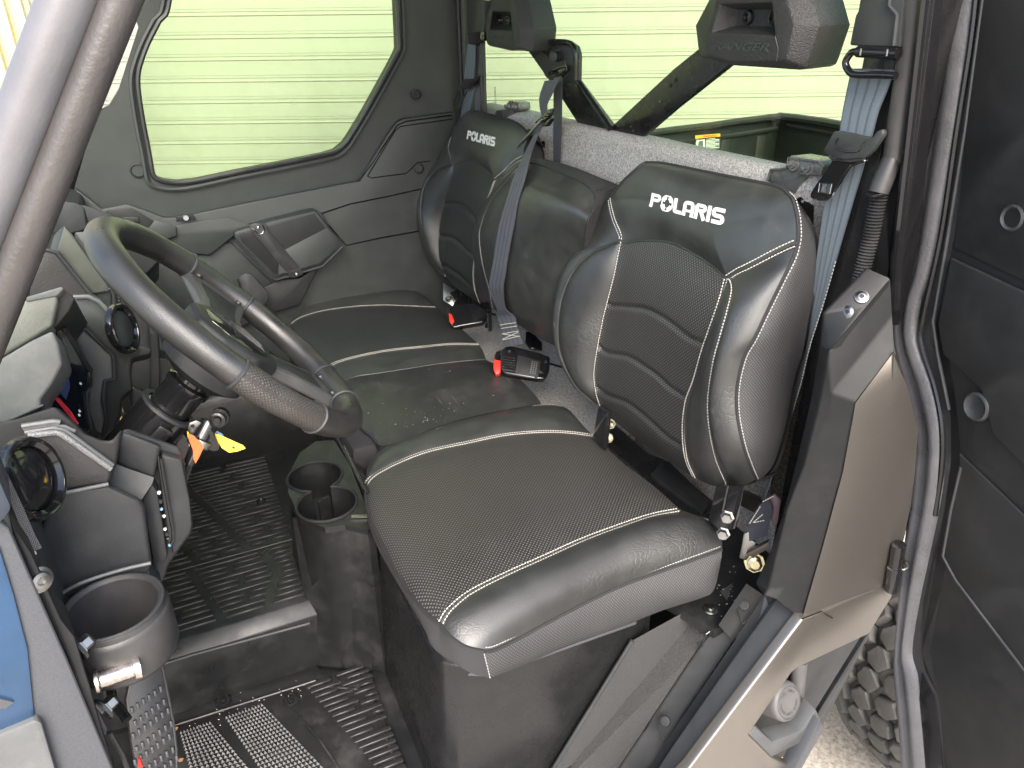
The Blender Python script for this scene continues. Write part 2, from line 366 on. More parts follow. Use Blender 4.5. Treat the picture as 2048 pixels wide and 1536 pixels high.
# ================================================================== the vehicle
GROUND_Z = -1.01
CAR = thing('utility_vehicle', 'black utility vehicle cab with its near door open, bench seats and steering wheel', 'utility vehicle', (0.6, 0.7, GROUND_Z))
SEATPL = PL((.45, 0, .03), (-.985, 0, .17)); SN = SEATPL.n; ST = np.array((.17, 0, .985))
def uv_seat(P): P = np.asarray(P); return np.stack([P[:, 1], P@ST], 1)
def uv_flat(P): P = np.asarray(P); return P[:, :2].copy()
def uv_side(P): P = np.asarray(P); return np.stack([P[:, 0]-.4*P[:, 1], P[:, 2]+.4*P[:, 1]], 1)
def crv(pl, pts, n, d=0.0, smooth=True):
    q = np.array([pl(p[0], p[1], (p[2] if len(p) > 2 else 0)+d) for p in pts])
    return catmull(q, n) if smooth else resample(q, n)
def patch(name, b, t, l, r, material, parent, bulge=0.01, nrm=SN, uvf=uv_seat, creases=(), cd=.006, cw=.0042, pu=3., pv=3., **k):
    nu, nv = max(len(b), len(t)), max(len(l), len(r))
    b, t, l, r = [q if len(q) == k else resample(q, k) for q, k in ((b, nu), (t, nu), (l, nv), (r, nv))]
    G = coons(b, t, l, r); nv, nu = G.shape[:2]
    du = prof4(np.linspace(0, 1, nu), pu)[None, :]; dv = prof4(np.linspace(0, 1, nv), pv)[:, None]
    G = G + (bulge*du*dv)[..., None]*np.asarray(nrm)
    Pn = G.reshape(-1, 3); uv = uvf(Pn)
    if len(creases):
        q = project(Pn); mpp = np.median((Pn-CAM)@CF)/FOC
        for c in creases: Pn = Pn - np.asarray(nrm)*(cd*np.exp(-(dist_poly(q, catmull(np.array(c, float), 40))*mpp/cw)**2))[:, None]
    return mk(name, Pn, grid_faces(nu, nv), material, parent, uv=uv, recalc=False, ang=180, **k)
def stitch_row(line, nrm, off, pitch=.0052, ln=.0034, r=.00072, lift=.0012):
    s = np.concatenate([[0], np.cumsum(np.linalg.norm(np.diff(line, axis=0), axis=1))]); out = []
    for a in np.arange(pitch*.3, s[-1]-ln, pitch):
        p0 = np.array([np.interp(a, s, line[:, i]) for i in range(3)]); p1 = np.array([np.interp(a+ln, s, line[:, i]) for i in range(3)])
        t = p1-p0; t /= np.linalg.norm(t)+1e-9; side = np.cross(nrm, t); side /= np.linalg.norm(side)
        o = side*off+np.asarray(nrm)*lift
        out.append(box_geo((p0+p1)/2+o, ln, r*2, r*1.6, t, side, np.cross(t, side)))
    return out
def stitching(name, parent, rows, material=THREAD):
    g = []
    for (line, nrm, off, kw) in rows: g += stitch_row(line, nrm, off, **kw)
    vs, fs = join(g); return mk(name, vs, fs, material, parent, kind='stuff', recalc=False)
def seam_welt(line, r, material, parent, name='seam'):
    return tube(name, line, r, material, parent, n=6)
def back_shell(name, loop, material, depth, inset=.0, nrm=SN, lean=0):
    L = np.asarray(loop); n = len(L); c = L.mean(0)
    plane_d = ((L-SEATPL.o)@nrm)
    B = L - nrm*(plane_d-depth)[:, None]; B = B + (c-(c-SEATPL.o)@nrm*nrm - (B-(B-SEATPL.o)@nrm[:, None]*nrm))*inset
    L2 = L - nrm*.006
    up = np.clip((B@ST-(c@ST))/.3, 0, 1)[:, None]; B = B - ST*up*.045 + nrm*up*.03
    vs = list(L2)+list(B); fs = [[i, (i+1) % n, n+(i+1) % n, n+i] for i in range(n)]+[list(range(n, 2*n))]
    return mk(name, vs, fs, material, CAR, ang=60)
# ---- lettering laid on a curved cover ---------------------------------------
def arcpts(cx, cy, rx, ry, a0, a1, n=8): return [(cx+rx*math.cos(math.radians(a0+(a1-a0)*i/n)), cy+ry*math.sin(math.radians(a0+(a1-a0)*i/n))) for i in range(n+1)]
def stroke(pts, w):
    """thick polyline in 2-D -> list of quads"""
    p = np.array(pts, float); q = []
    t = np.gradient(p, axis=0); t /= np.linalg.norm(t, axis=1)[:, None]; nrm = np.stack([-t[:, 1], t[:, 0]], 1)
    for i in range(len(p)-1): q.append([p[i]-nrm[i]*w/2, p[i+1]-nrm[i+1]*w/2, p[i+1]+nrm[i+1]*w/2, p[i]+nrm[i]*w/2])
    return q
def dens(pts, k=4):
    o = []
    for a, b in zip(pts[:-1], pts[1:]):
        for i in range(k): o.append((a[0]+(b[0]-a[0])*i/k, a[1]+(b[1]-a[1])*i/k))
    return o+[pts[-1]]
def rrect(x0, y0, x1, y1, r, corners='abcd'):
    """open path pieces of a rounded rectangle, counter clockwise from lower left"""
    return arcpts(x0+r, y0+r, r, r, 180, 270, 5)+arcpts(x1-r, y0+r, r, r, 270, 360, 5)+arcpts(x1-r, y1-r, r, r, 0, 90, 5)+arcpts(x0+r, y1-r, r, r, 90, 180, 5)
def word_strokes():
    """the seven letters of the seat badge, unit height, returned as (total width, quads)"""
    Q = []; x = 0; w = .24
    h0, h1 = w/2, 1-w/2
    # P
    Q += stroke(dens([(x+h0, 0), (x+h0, 1)]), w); Q += stroke(dens([(x+h0, h1), (x+.62, h1)])+arcpts(x+.62, h1-.17, .17, .17, 90, -90, 8)[1:]+dens([(x+.62, h1-.34), (x+h0, h1-.34)])[1:], w*.92); x += 1.0
    # O with the star cut out of it: a ring broken by four notches
    for a0 in (8, 98, 188, 278):
        Q += stroke(arcpts(x+.5, .5, .40, .44, a0+8, a0+66, 8), .30)
    Q += stroke(arcpts(x+.5, .5, .47, .52, 0, 360, 28), .08)
    x += 1.10
    Q += stroke(dens([(x+h0, 1), (x+h0, .28)])+arcpts(x+.28, .28, .16, .16, 180, 270, 5)[1:]+dens([(x+.28, h0), (x+.72, h0)])[1:], w); x += .82
    # A
    Q += stroke(dens([(x+h0, 0), (x+h0, h1-.2)])+arcpts(x+h0+.2, h1-.2, .2, .2, 180, 90, 5)[1:]+dens([(x+h0+.2, h1), (x+.78-.2, h1)])[1:]+arcpts(x+.78-.2, h1-.2, .2, .2, 90, 0, 5)[1:]+dens([(x+.78, h1-.2), (x+.78, 0)])[1:], w); Q += stroke(dens([(x+h0, .36), (x+.78, .36)]), w*.7); x += 1.0
    # R
    Q += stroke(dens([(x+h0, 0), (x+h0, h1)]), w); Q += stroke(dens([(x+h0, h1), (x+.62, h1)])+arcpts(x+.62, h1-.16, .16, .16, 90, -90, 8)[1:]+dens([(x+.62, h1-.32), (x+h0, h1-.32)])[1:], w*.92); Q += stroke(dens([(x+.5, .5), (x+.82, 0)]), w*1.05); x += 1.0
    # I
    Q += stroke(dens([(x+h0, 0), (x+h0, 1)]), w); x += .38
    # S
    Q += stroke(dens([(x+.86, h1), (x+.26, h1)])+arcpts(x+.26, h1-.19, .17, .19, 90, 270, 8)[1:]+dens([(x+.26, .5), (x+.62, .5)])[1:]+arcpts(x+.62, .31, .17, .19, 90, -90, 8)[1:]+dens([(x+.62, h0), (x+.04, h0)])[1:], w); x += .9
    return x, Q
def badge(name, tl, tr, br, bl, targets, material, parent, lift=.0008, thick=.0010):
    """lettering placed on the cover it is printed on"""
    hs = [surface_hit(targets, *p) for p in (tl, tr, br, bl)]
    TLp, TRp, BRp, BLp = [h[0] for h in hs]; nrm = sum(h[1] for h in hs); nrm /= np.linalg.norm(nrm)
    W, Q = word_strokes(); vs, fs = [], []
    for q in Q:
        k = len(vs)
        for (px, py) in q:
            u, v = px/W, py
            p = BLp*(1-u)*(1-v)+BRp*u*(1-v)+TRp*u*v+TLp*(1-u)*v
            best = None
            for o in targets:
                h = BV[o].ray_cast(V(p+nrm*.05), V(-nrm))
                if h[0] is not None and (best is None or h[3] < best[1]): best = (np.array(h[0]), h[3])
            vs.append((best[0] if best else p)+nrm*lift)
        fs.append([k, k+1, k+2, k+3])
    n = len(vs); vs2 = vs+[v+nrm*thick for v in vs]
    f2 = [[i+n for i in f] for f in fs]
    for f in fs:
        for i in range(4): a, b = f[i], f[(i+1) % 4]; f2.append([a, b, b+n, a+n])
    return mk(name, vs2, f2, material, parent, ang=30)
# ================================================================== driver seat back
NV = 110
def seat_back_driver():
    T = lambda pts, n, **k: crv(SEATPL, pts, n, **k)
    S1 = T([(1200, 813, -.02), (1191, 786, 0), (1187, 757, .008), (1188, 731, .012), (1195, 687, .015), (1207, 628, .015), (1225, 558, .015), (1236, 505, .012), (1241, 480, .01)], NV)
    S1up = T([(1241, 480, .010), (1241, 470, .010), (1228, 438, .008), (1221, 410, .004), (1219, 397, 0)], 30)
    TLs = T([(1219, 397, 0), (1226, 388, 0), (1245, 364, -.002), (1266, 344, -.006), (1281, 331, -.012), (1292, 325, -.022)], 30)
    TOP = T([(1292, 325, -.022), (1320, 326, -.026), (1354, 332, -.028), (1442, 350, -.028), (1529, 367, -.028), (1560, 376, -.026), (1575, 387, -.022)], 120)
    RT = T([(1595, 485, -.012), (1597, 470, -.014), (1595, 436, -.016), (1588, 405, -.018), (1582, 394, -.02), (1575, 387, -.022)], 60)
    ARC = T([(1241, 480, .010), (1252, 486, .006), (1280, 482, .002), (1318, 482, -.002), (1354, 490, -.002), (1398, 514, .002), (1427, 534, .007), (1453, 557, .014)], 110)
    WING = T([(1453, 557, .014), (1475, 543, .012), (1500, 531, .008), (1544, 508, -.002), (1575, 493, -.008), (1595, 485, -.012)], 50)
    S2 = T([(1389, 955, -.03), (1376, 927, -.008), (1370, 898, .008), (1368, 851, .018), (1374, 804, .026), (1389, 763, .03), (1405, 707, .034), (1421, 660, .034), (1439, 608, .028), (1449, 572, .018), (1453, 557, .014)], NV)
    BOT = T([(1200, 813, -.02), (1213, 829, -.03), (1266, 872, -.036), (1324, 914, -.036), (1368, 942, -.034), (1389, 955, -.03)], 110)
    S3 = T([(1453, 967, -.034), (1433, 918, .0), (1421, 862, .03), (1417, 804, .042), (1427, 728, .05), (1439, 681, .05), (1453, 631, .044), (1464, 585, .028), (1463, 566, .02), (1458, 556, .015)], NV)
    S3b = T([(1389, 955, -.03), (1427, 972, -.036), (1453, 967, -.034)], 30)
    S3t = np.linspace(S2[-1], S3[-1], 30)
    S4 = T([(1512, 958, -.05), (1500, 930, -.02), (1486, 889, .008), (1474, 828, .022), (1474, 772, .028), (1488, 713, .03), (1509, 675, .026), (1541, 608, .012), (1570, 549, 0), (1587, 514, -.010), (1595, 487, -.014)], NV)
    S4b = T([(1453, 967, -.034), (1480, 973, -.046), (1500, 966, -.05), (1512, 958, -.05)], 50)
    S4t = np.vstack([resample(np.vstack([S3[-1][None], WING[4:]-SN*.001]), 50)])
    S5 = T([(1528, 954, -.075), (1549, 924, -.085), (1571, 851, -.09), (1588, 763, -.09), (1606, 700, -.09), (1617, 637, -.09), (1631, 549, -.09), (1632, 490, -.088), (1623, 455, -.085), (1608, 428, -.075), (1590, 403, -.04), (1578, 388, -.026)], NV)
    S4r = np.vstack([S4, RT[3:]]); S4r = resample(S4r, NV)
    S5b = T([(1512, 958, -.05), (1520, 960, -.065), (1528, 954, -.075)], 30); S5t = np.linspace(S4r[-1], S5[-1], 30)
    SP = T([(1195, 809, -.02), (1178, 795, 0), (1154, 772, .02), (1134, 737, .04), (1122, 704, .05), (1118, 669, .056), (1119, 637, .058), (1125, 599, .056), (1140, 558, .05), (1163, 526, .04), (1193, 502, .028), (1220, 491, .016), (1241, 484, .010)], NV)
    FS = T([(1195, 812, -.03), (1176, 797, -.01), (1152, 775, .01), (1130, 738, .03), (1117, 700, .042), (1109, 651, .05), (1109, 608, .05), (1116, 564, .046), (1134, 523, .034), (1163, 476, .016), (1190, 432, .004), (1208, 408, 0), (1217, 399, 0)], NV)
    shell = back_shell('seat_back', np.vstack([S5[::2], TOP[::-6], TLs[::-3], FS[::-4][1:-1], BOT[::8], S3b[::6], S4b[::6]]), FABRIC, -.105, .02)
    shell['label'] = 'near seat back with white lettering and cream stitching'
    c = lambda pts: [p[:2] for p in pts]
    CR1 = [c([(1214, 606), (1222, 611), (1248, 613), (1289, 618), (1324, 635), (1354, 657), (1377, 675), (1408, 689, .03)]),
           c([(1197, 693), (1205, 701), (1219, 707), (1254, 713), (1289, 734), (1310, 748), (1339, 775), (1374, 796, .02)]),
           c([(1196, 777), (1205, 786), (1216, 792), (1254, 807), (1295, 839), (1333, 874), (1366, 894, .01)])]
    a = []
    a.append(patch('upper_cover', np.vstack([resample(ARC, 75), resample(WING, 46)[1:]]), TOP, resample(np.vstack([S1up, TLs[1:]]), 60), RT, LEATHER2, shell, .014, pu=4, pv=2.6))
    a.append(patch('center_cover', BOT, ARC, S1, S2, PERF, shell, .006, creases=CR1, pu=2.6, pv=4))
    patch('bolster_strip', S3b, S3t, S2, S3, LEATHER, shell, .008)
    patch('bolster_cover', S4b, S4t, S3, S4, LEATHER, shell, .016, pu=2.4)
    side = patch('side_cover', S5b, S5t, S4r, S5, FABRIC, shell, .018, nrm=(-.45, -.88, .1), uvf=uv_side, pu=2.4)
    T1 = resample(SP[::-1][:45], 30)[::-1]
    patch('bolster_cover', np.linspace(SP[0], S1[0], 30), np.linspace(SP[-1], S1[-1], 30), SP, S1, LEATHER, shell, .018, pu=2.4)
    RR = resample(np.vstack([SP, S1up[1:]]), NV)
    patch('bolster_cover', np.linspace(FS[0], RR[0], 30), np.linspace(FS[-1], RR[-1], 30), FS, RR, LEATHER2, shell, .010, pu=2.)
    stitching('stitching', shell, [(S1, SN, .0035, {}), (S1, SN, -.0035, {}), (S1up, SN, .0035, {}), (S1up, SN, -.0035, {}), (S2, SN, .0035, {}), (S2, SN, -.0035, {}), (WING, SN, .0045, {}), (WING, SN, -.0045, {}), (S3, SN, 0, {'lift': .002})])
    stitching('stitching', shell, [(S4r, np.array((-.7, -.7, .1)), -.004, {'lift': .002})], THREAD_D)
    for l in (S1, S2, WING, np.vstack([S1up])): seam_welt(l - SN*.0008, .0016, LEATHER2, shell)
    for l in (SP, S3, ARC): seam_welt(l+SN*(.0022 if l is SP else .0), .0030 if l is SP else .0018, LEATHER2, shell, 'piping')
    seam_welt(S4r, .0024, CORD, shell, 'piping'); seam_welt(np.vstack([TLs, TOP[1:]]), .003, CORD, shell, 'piping')
    badge('lettering', (1305, 386), (1453, 419), (1446, 452), (1299, 413), [a[0]], INK_W, shell)
    return shell
seat_back_driver()
def seat_back_passenger():
    T = lambda pts, n, **k: crv(SEATPL, pts, n, **k)
    S1 = T([(893, 554, -.02), (883, 532, 0), (878, 510, .01), (877, 484, .014), (880, 447, .015), (887, 411, .015), (895, 376, .015), (904, 346, .012), (906, 327, .01)], 90)
    S1up = T([(906, 327, .010), (903, 316, .008), (898, 295, .006), (901, 281, .002), (904, 275, 0)], 24)
    TLs = T([(904, 275, 0), (912, 254, -.003), (927, 232, -.010), (942, 221, -.022)], 24)
    TOP = T([(942, 221, -.022), (960, 224, -.026), (992, 232, -.028), (1024, 241, -.028), (1043, 252, -.026), (1053, 264, -.022)], 90)
    RT = T([(1047, 314, -.012), (1048, 297, -.014), (1053, 280, -.018), (1053, 264, -.022)], 40)
    ARC = T([(906, 327, .01), (912, 326, .006), (927, 322, .0), (945, 324, -.002), (962, 331, 0), (977, 344, .006), (990, 360, .014)], 80)
    WING = T([(990, 360, .014), (1007, 346, .008), (1026, 327, -.004), (1047, 314, -.012)], 40)
    S2 = T([(960, 606, -.03), (951, 583, 0), (948, 560, .012), (948, 536, .02), (953, 500, .028), (962, 455, .034), (973, 410, .032), (984, 378, .022), (990, 360, .014)], 90)
    BOT = T([(893, 554, -.02), (906, 570, -.03), (936, 592, -.034), (960, 606, -.03)], 80)
    SP = T([(890, 552, -.02), (870, 528, .01), (855, 496, .035), (848, 464, .05), (844, 436, .056), (843, 415, .056), (845, 393, .052), (852, 370, .044), (867, 348, .03), (884, 335, .018), (906, 329, .010)], 90)
    FS = T([(889, 555, -.03), (866, 530, 0), (848, 492, .028), (840, 458, .042), (837, 426, .048), (837, 395, .046), (846, 365, .036), (863, 333, .018), (884, 303, .004), (902, 277, 0)], 90)
    NB = T([(1000, 600, -.06), (1010, 560, .0), (1016, 500, .02), (1024, 440, .024), (1038, 370, .0), (1047, 314, -.012)], 90)
    BK = T([(1030, 600, -.09), (1050, 520, -.09), (1075, 420, -.09), (1086, 330, -.09), (1080, 288, -.085), (1068, 262, -.07), (1056, 258, -.03)], 90)
    shell = back_shell('seat_back', np.vstack([BK[::3], TOP[::-6], TLs[::-3], FS[::-4][1:-1], BOT[::8]]), FABRIC, -.105, .02)
    shell['label'] = 'far seat back beside the opposite door'
    c = lambda pts: [p[:2] for p in pts]
    CR1 = [c([(890, 406), (892, 407), (912, 408), (927, 415), (940, 428), (951, 438), (962, 446, .02)]),
           c([(880, 471), (882, 472), (902, 475), (919, 488), (934, 503), (948, 511, .01)]),
           c([(882, 529), (884, 530), (897, 537), (917, 551), (932, 566), (946, 577)])]
    u = patch('upper_cover', np.vstack([resample(ARC, 56), resample(WING, 35)[1:]]), TOP, resample(np.vstack([S1up, TLs[1:]]), 40), RT, LEATHER2, shell, .014, pu=4, pv=2.6)
    patch('center_cover', BOT, ARC, S1, S2, PERF_FINE, shell, .006, creases=CR1, cd=.007, cw=.005, pu=2.6, pv=4)
    patch('bolster_cover', np.linspace(S2[0], NB[0], 40), WING, S2, NB, LEATHER, shell, .02, pu=2.4)
    patch('side_cover', np.linspace(NB[0], BK[0], 24), np.linspace(RT[-1], BK[-1], 24), resample(np.vstack([NB, RT[1:]]), 90), BK, FABRIC, shell, .015, nrm=(-.45, -.88, .1), uvf=uv_side, pu=2.4)
    patch('bolster_cover', np.linspace(SP[0], S1[0], 24), np.linspace(SP[-1], S1[-1], 24), SP, S1, LEATHER, shell, .018, pu=2.4)
    RR = resample(np.vstack([SP, S1up[1:]]), 90)
    patch('bolster_cover', np.linspace(FS[0], RR[0], 20), np.linspace(FS[-1], RR[-1], 20), FS, RR, LEATHER2, shell, .01, pu=2.)
    stitching('stitching', shell, [(S1, SN, .003, {}), (S1up, SN, .0035, {}), (S2, SN, .0035, {}), (S2, SN, -.0035, {}), (WING, SN, .0045, {}), (WING, SN, -.0045, {})])
    for l in (S1, S2, WING, S1up): seam_welt(l - SN*.0008, .0016, LEATHER2, shell)
    seam_welt(SP+SN*.002, .0030, LEATHER2, shell, 'piping'); seam_welt(ARC, .0014, LEATHER2, shell, 'piping'); seam_welt(np.vstack([TLs, TOP[1:]]), .003, CORD, shell, 'piping')
    badge('lettering', (937, 261), (992, 275), (990, 294), (934, 278), [u], INK_W, shell)
seat_back_passenger()
def seat_back_middle():
    T = lambda pts, n, **k: crv(SEATPL, pts, n, **k)
    D = .035
    PP = T([(985, 616, -.02), (977, 575, .0), (968, 540, .015), (964, 522, .02), (959, 484, .026), (960, 458, .026), (970, 426, .022), (988, 393, .014), (1009, 368, .006), (1034, 335, -.006)], 80, d=D)
    SIL = T([(983, 616, -.06), (962, 577, -.04), (953, 549, -.03), (948, 517, -.022), (946, 488, -.02), (948, 458, -.022), (955, 430, -.024), (968, 406, -.026), (987, 384, -.028), (1012, 355, -.03), (1034, 332, -.03)], 80, d=D)
    TOP = T([(1034, 335, -.006), (1063, 326, -.012), (1089, 333, -.012), (1121, 346, -.012), (1153, 359, -.012), (1176, 373, -.012), (1190, 390, -.012)], 80, d=D)
    RTT = T([(1130, 700, -.075), (1150, 620, -.045), (1164, 540, -.02), (1174, 449, .016), (1185, 423, .006), (1191, 405, -.006), (1190, 390, -.012)], 80, d=D)
    BOT = T([(985, 616, -.02), (1009, 632, -.03), (1035, 648, -.032), (1056, 662, -.032), (1089, 682, -.04), (1130, 700, -.075)], 80, d=D)
    BACK = T([(1034, 332, -.03), (1060, 317, -.08), (1084, 319, -.10), (1110, 325, -.105), (1142, 333, -.105), (1196, 355, -.105), (1239, 372, -.105)], 80, d=D)
    RB = T([(1190, 740, -.11), (1200, 600, -.11), (1215, 480, -.1), (1228, 420, -.105), (1239, 372, -.105)], 80, d=D)
    shell = back_shell('seat_back', np.vstack([RB[::4], BACK[::-6][:-1], SIL[::-4][1:-1], BOT[::8]]), CORD, -.105, .02)
    shell['label'] = 'narrow middle seat back between the two lettered ones'
    patch('center_cover', BOT, TOP, PP, RTT, LEATHER2, shell, .040, pu=2.3, pv=3)
    patch('bolster_cover', np.linspace(SIL[0], PP[0], 20), np.linspace(SIL[-1], PP[-1], 20), SIL, PP, LEATHER, shell, .008)
    patch('top_cover', TOP, BACK, np.linspace(TOP[0], BACK[0], 24), np.linspace(TOP[-1], BACK[-1], 24), CORD, shell, .006, nrm=(0, 0, 1), uvf=uv_flat)
    patch('side_cover', np.linspace(RTT[0], RB[0], 20), np.linspace(RTT[-1], RB[-1], 20), RTT, RB, CORD, shell, .006, nrm=(0, -1, 0), uvf=uv_side)
    seam_welt(PP, .002, LEATHER2, shell, 'piping'); seam_welt(np.vstack([TOP, RTT[::-1][1:]]), .002, CORD, shell, 'piping')
    stitching('stitching', shell, [(np.linspace(TOP[-1], BACK[-1], 30), np.array((0, 0, 1.)), 0, {'lift': .008, 'pitch': .009, 'ln': .006})], THREAD_B)
    stitching('stitching', shell, [(PP, SN, -.004, {'r': .0006}), (RTT, SN, .005, {'r': .0006})], THREAD_D)
seat_back_middle()
# ================================================================== cushions
ZP = PZ(0.0); UP = np.array((0, 0, 1.))
def cushion_driver():
    T = lambda pts, n, **k: crv(ZP, pts, n, **k)
    A = T([(731, 974, -.012), (737, 962, -.008), (755, 947, -.003), (798, 925, 0), (856, 903, .002), (934, 886, .002), (1013, 870, 0), (1091, 864, -.001), (1141, 866, -.002), (1187, 872, -.004)], 120)
    B = T([(881, 1249, -.016), (890, 1232, -.008), (903, 1216, -.003), (942, 1185, .002), (1013, 1149, .004), (1091, 1114, .003), (1169, 1079, .001), (1247, 1050, 0), (1305, 1031, -.001), (1361, 1020, -.004)], 120)
    F = T([(731, 974, -.012), (733, 1005, -.013), (743, 1044, -.014), (766, 1095, -.014), (798, 1153, -.015), (829, 1200, -.015), (864, 1237, -.016), (881, 1249, -.016)], 110)
    R = T([(1187, 872, -.004), (1247, 927, -.006), (1305, 970, -.006), (1361, 1020, -.004)], 110, smooth=False)
    NP = T([(968, 1303, -.036), (989, 1300, -.042), (1036, 1278, -.047), (1091, 1248, -.048), (1169, 1207, -.048), (1247, 1170, -.046), (1325, 1142, -.044), (1403, 1114, -.040), (1444, 1099, -.036)], 120)
    FB = T([(881, 1249, -.016), (890, 1262, -.018), (907, 1279, -.022), (934, 1295, -.028), (968, 1303, -.036)], 40)
    RB = T([(1361, 1020, -.004), (1384, 1028, -.005), (1415, 1040, -.010), (1438, 1060, -.020), (1444, 1080, -.028), (1444, 1099, -.036)], 40)
    FE = T([(731, 972, -.014), (735, 935, -.012), (751, 911, -.010), (770, 894, -.010), (817, 877, -.008), (895, 848, -.006), (973, 828, -.006), (1052, 814, -.007), (1098, 810, -.008), (1128, 814, -.010)], 120)
    FR = T([(1128, 814, -.010), (1140, 821, -.008), (1155, 838, -.006), (1172, 857, -.005), (1187, 872, -.004)], 40)
    FBt = T([(731, 980, -.018), (737, 1040, -.022), (758, 1099, -.026), (790, 1156, -.028), (829, 1222, -.032), (850, 1262, -.036), (868, 1298, -.046), (919, 1333, -.058), (950, 1349, -.072), (981, 1356, -.084)], 150)
    NBt = T([(981, 1356, -.084), (1036, 1335, -.106), (1130, 1295, -.120), (1247, 1252, -.120), (1325, 1221, -.114), (1403, 1196, -.104), (1427, 1181, -.098), (1438, 1142, -.07), (1444, 1110, -.04)], 120)
    FT = resample(np.vstack([F, FB[1:]]), 150)
    base = mk('seat_cushion', *prism([(-.035, .05, -.02), (-.035, .52, -.02), (.40, .56, -.02), (.42, .05, -.03)], (0, 0, -.09)), CORD, CAR, bevel=.02)
    base['label'] = 'near seat cushion with perforated centre and cream stitching'
    patch('center_cover', F, R, A, B, PERF, base, .012, nrm=UP, uvf=uv_flat, pu=4, pv=4) if False else patch('center_cover', A, B, F, R, PERF, base, .012, nrm=UP, uvf=uv_flat, pu=4, pv=4)
    patch('bolster_cover', B, NP, FB, RB, LEATHER, base, .020, nrm=(0, -.35, .94), uvf=uv_flat, pu=6, pv=2.4)
    patch('bolster_cover', A, FE, np.linspace(A[0], FE[0], 30), FR[::-1], LEATHER2, base, .014, nrm=UP, uvf=uv_flat, pu=5, pv=2.2)
    patch('front_skirt', FBt, FT, np.linspace(FBt[0], FT[0], 16), np.linspace(FBt[-1], FT[-1], 16), CORD, base, .004, nrm=(-.8, -.5, .1), uvf=uv_side)
    patch('side_skirt', NBt, NP, np.linspace(NBt[0], NP[0], 40), np.linspace(NBt[-1], NP[-1], 40), FABRIC, base, .010, nrm=(0, -1, .1), uvf=uv_side, pu=8, pv=2.2)
    k = {'lift': .0016}
    stitching('stitching', base, [(A, UP, .0035, k), (A, UP, -.0035, k), (B, UP, .004, k), (B, UP, -.004, k)])
    stitching('stitching', base, [(NP, np.array((0, -.8, .6)), .006, k), (np.linspace(FBt[-1], NP[0], 20), np.array((-.5, -.8, 0.)), 0, k)], THREAD_D)
    for l in (A, B): seam_welt(l-UP*.0008, .0018, LEATHER2, base)
    seam_welt(FT, .0034, CORD, base, 'piping'); seam_welt(NP, .0026, CORD, base, 'piping')
    tray = slab('seat_tray', [(.03, .028, -.122), (.30, .02, -.122), (.33, .5, -.122), (-.03, .5, -.122), (-.03, .06, -.122)], (0, 0, -.006), GREYP, CAR, bevel=.002)
    return base
cushion_driver()
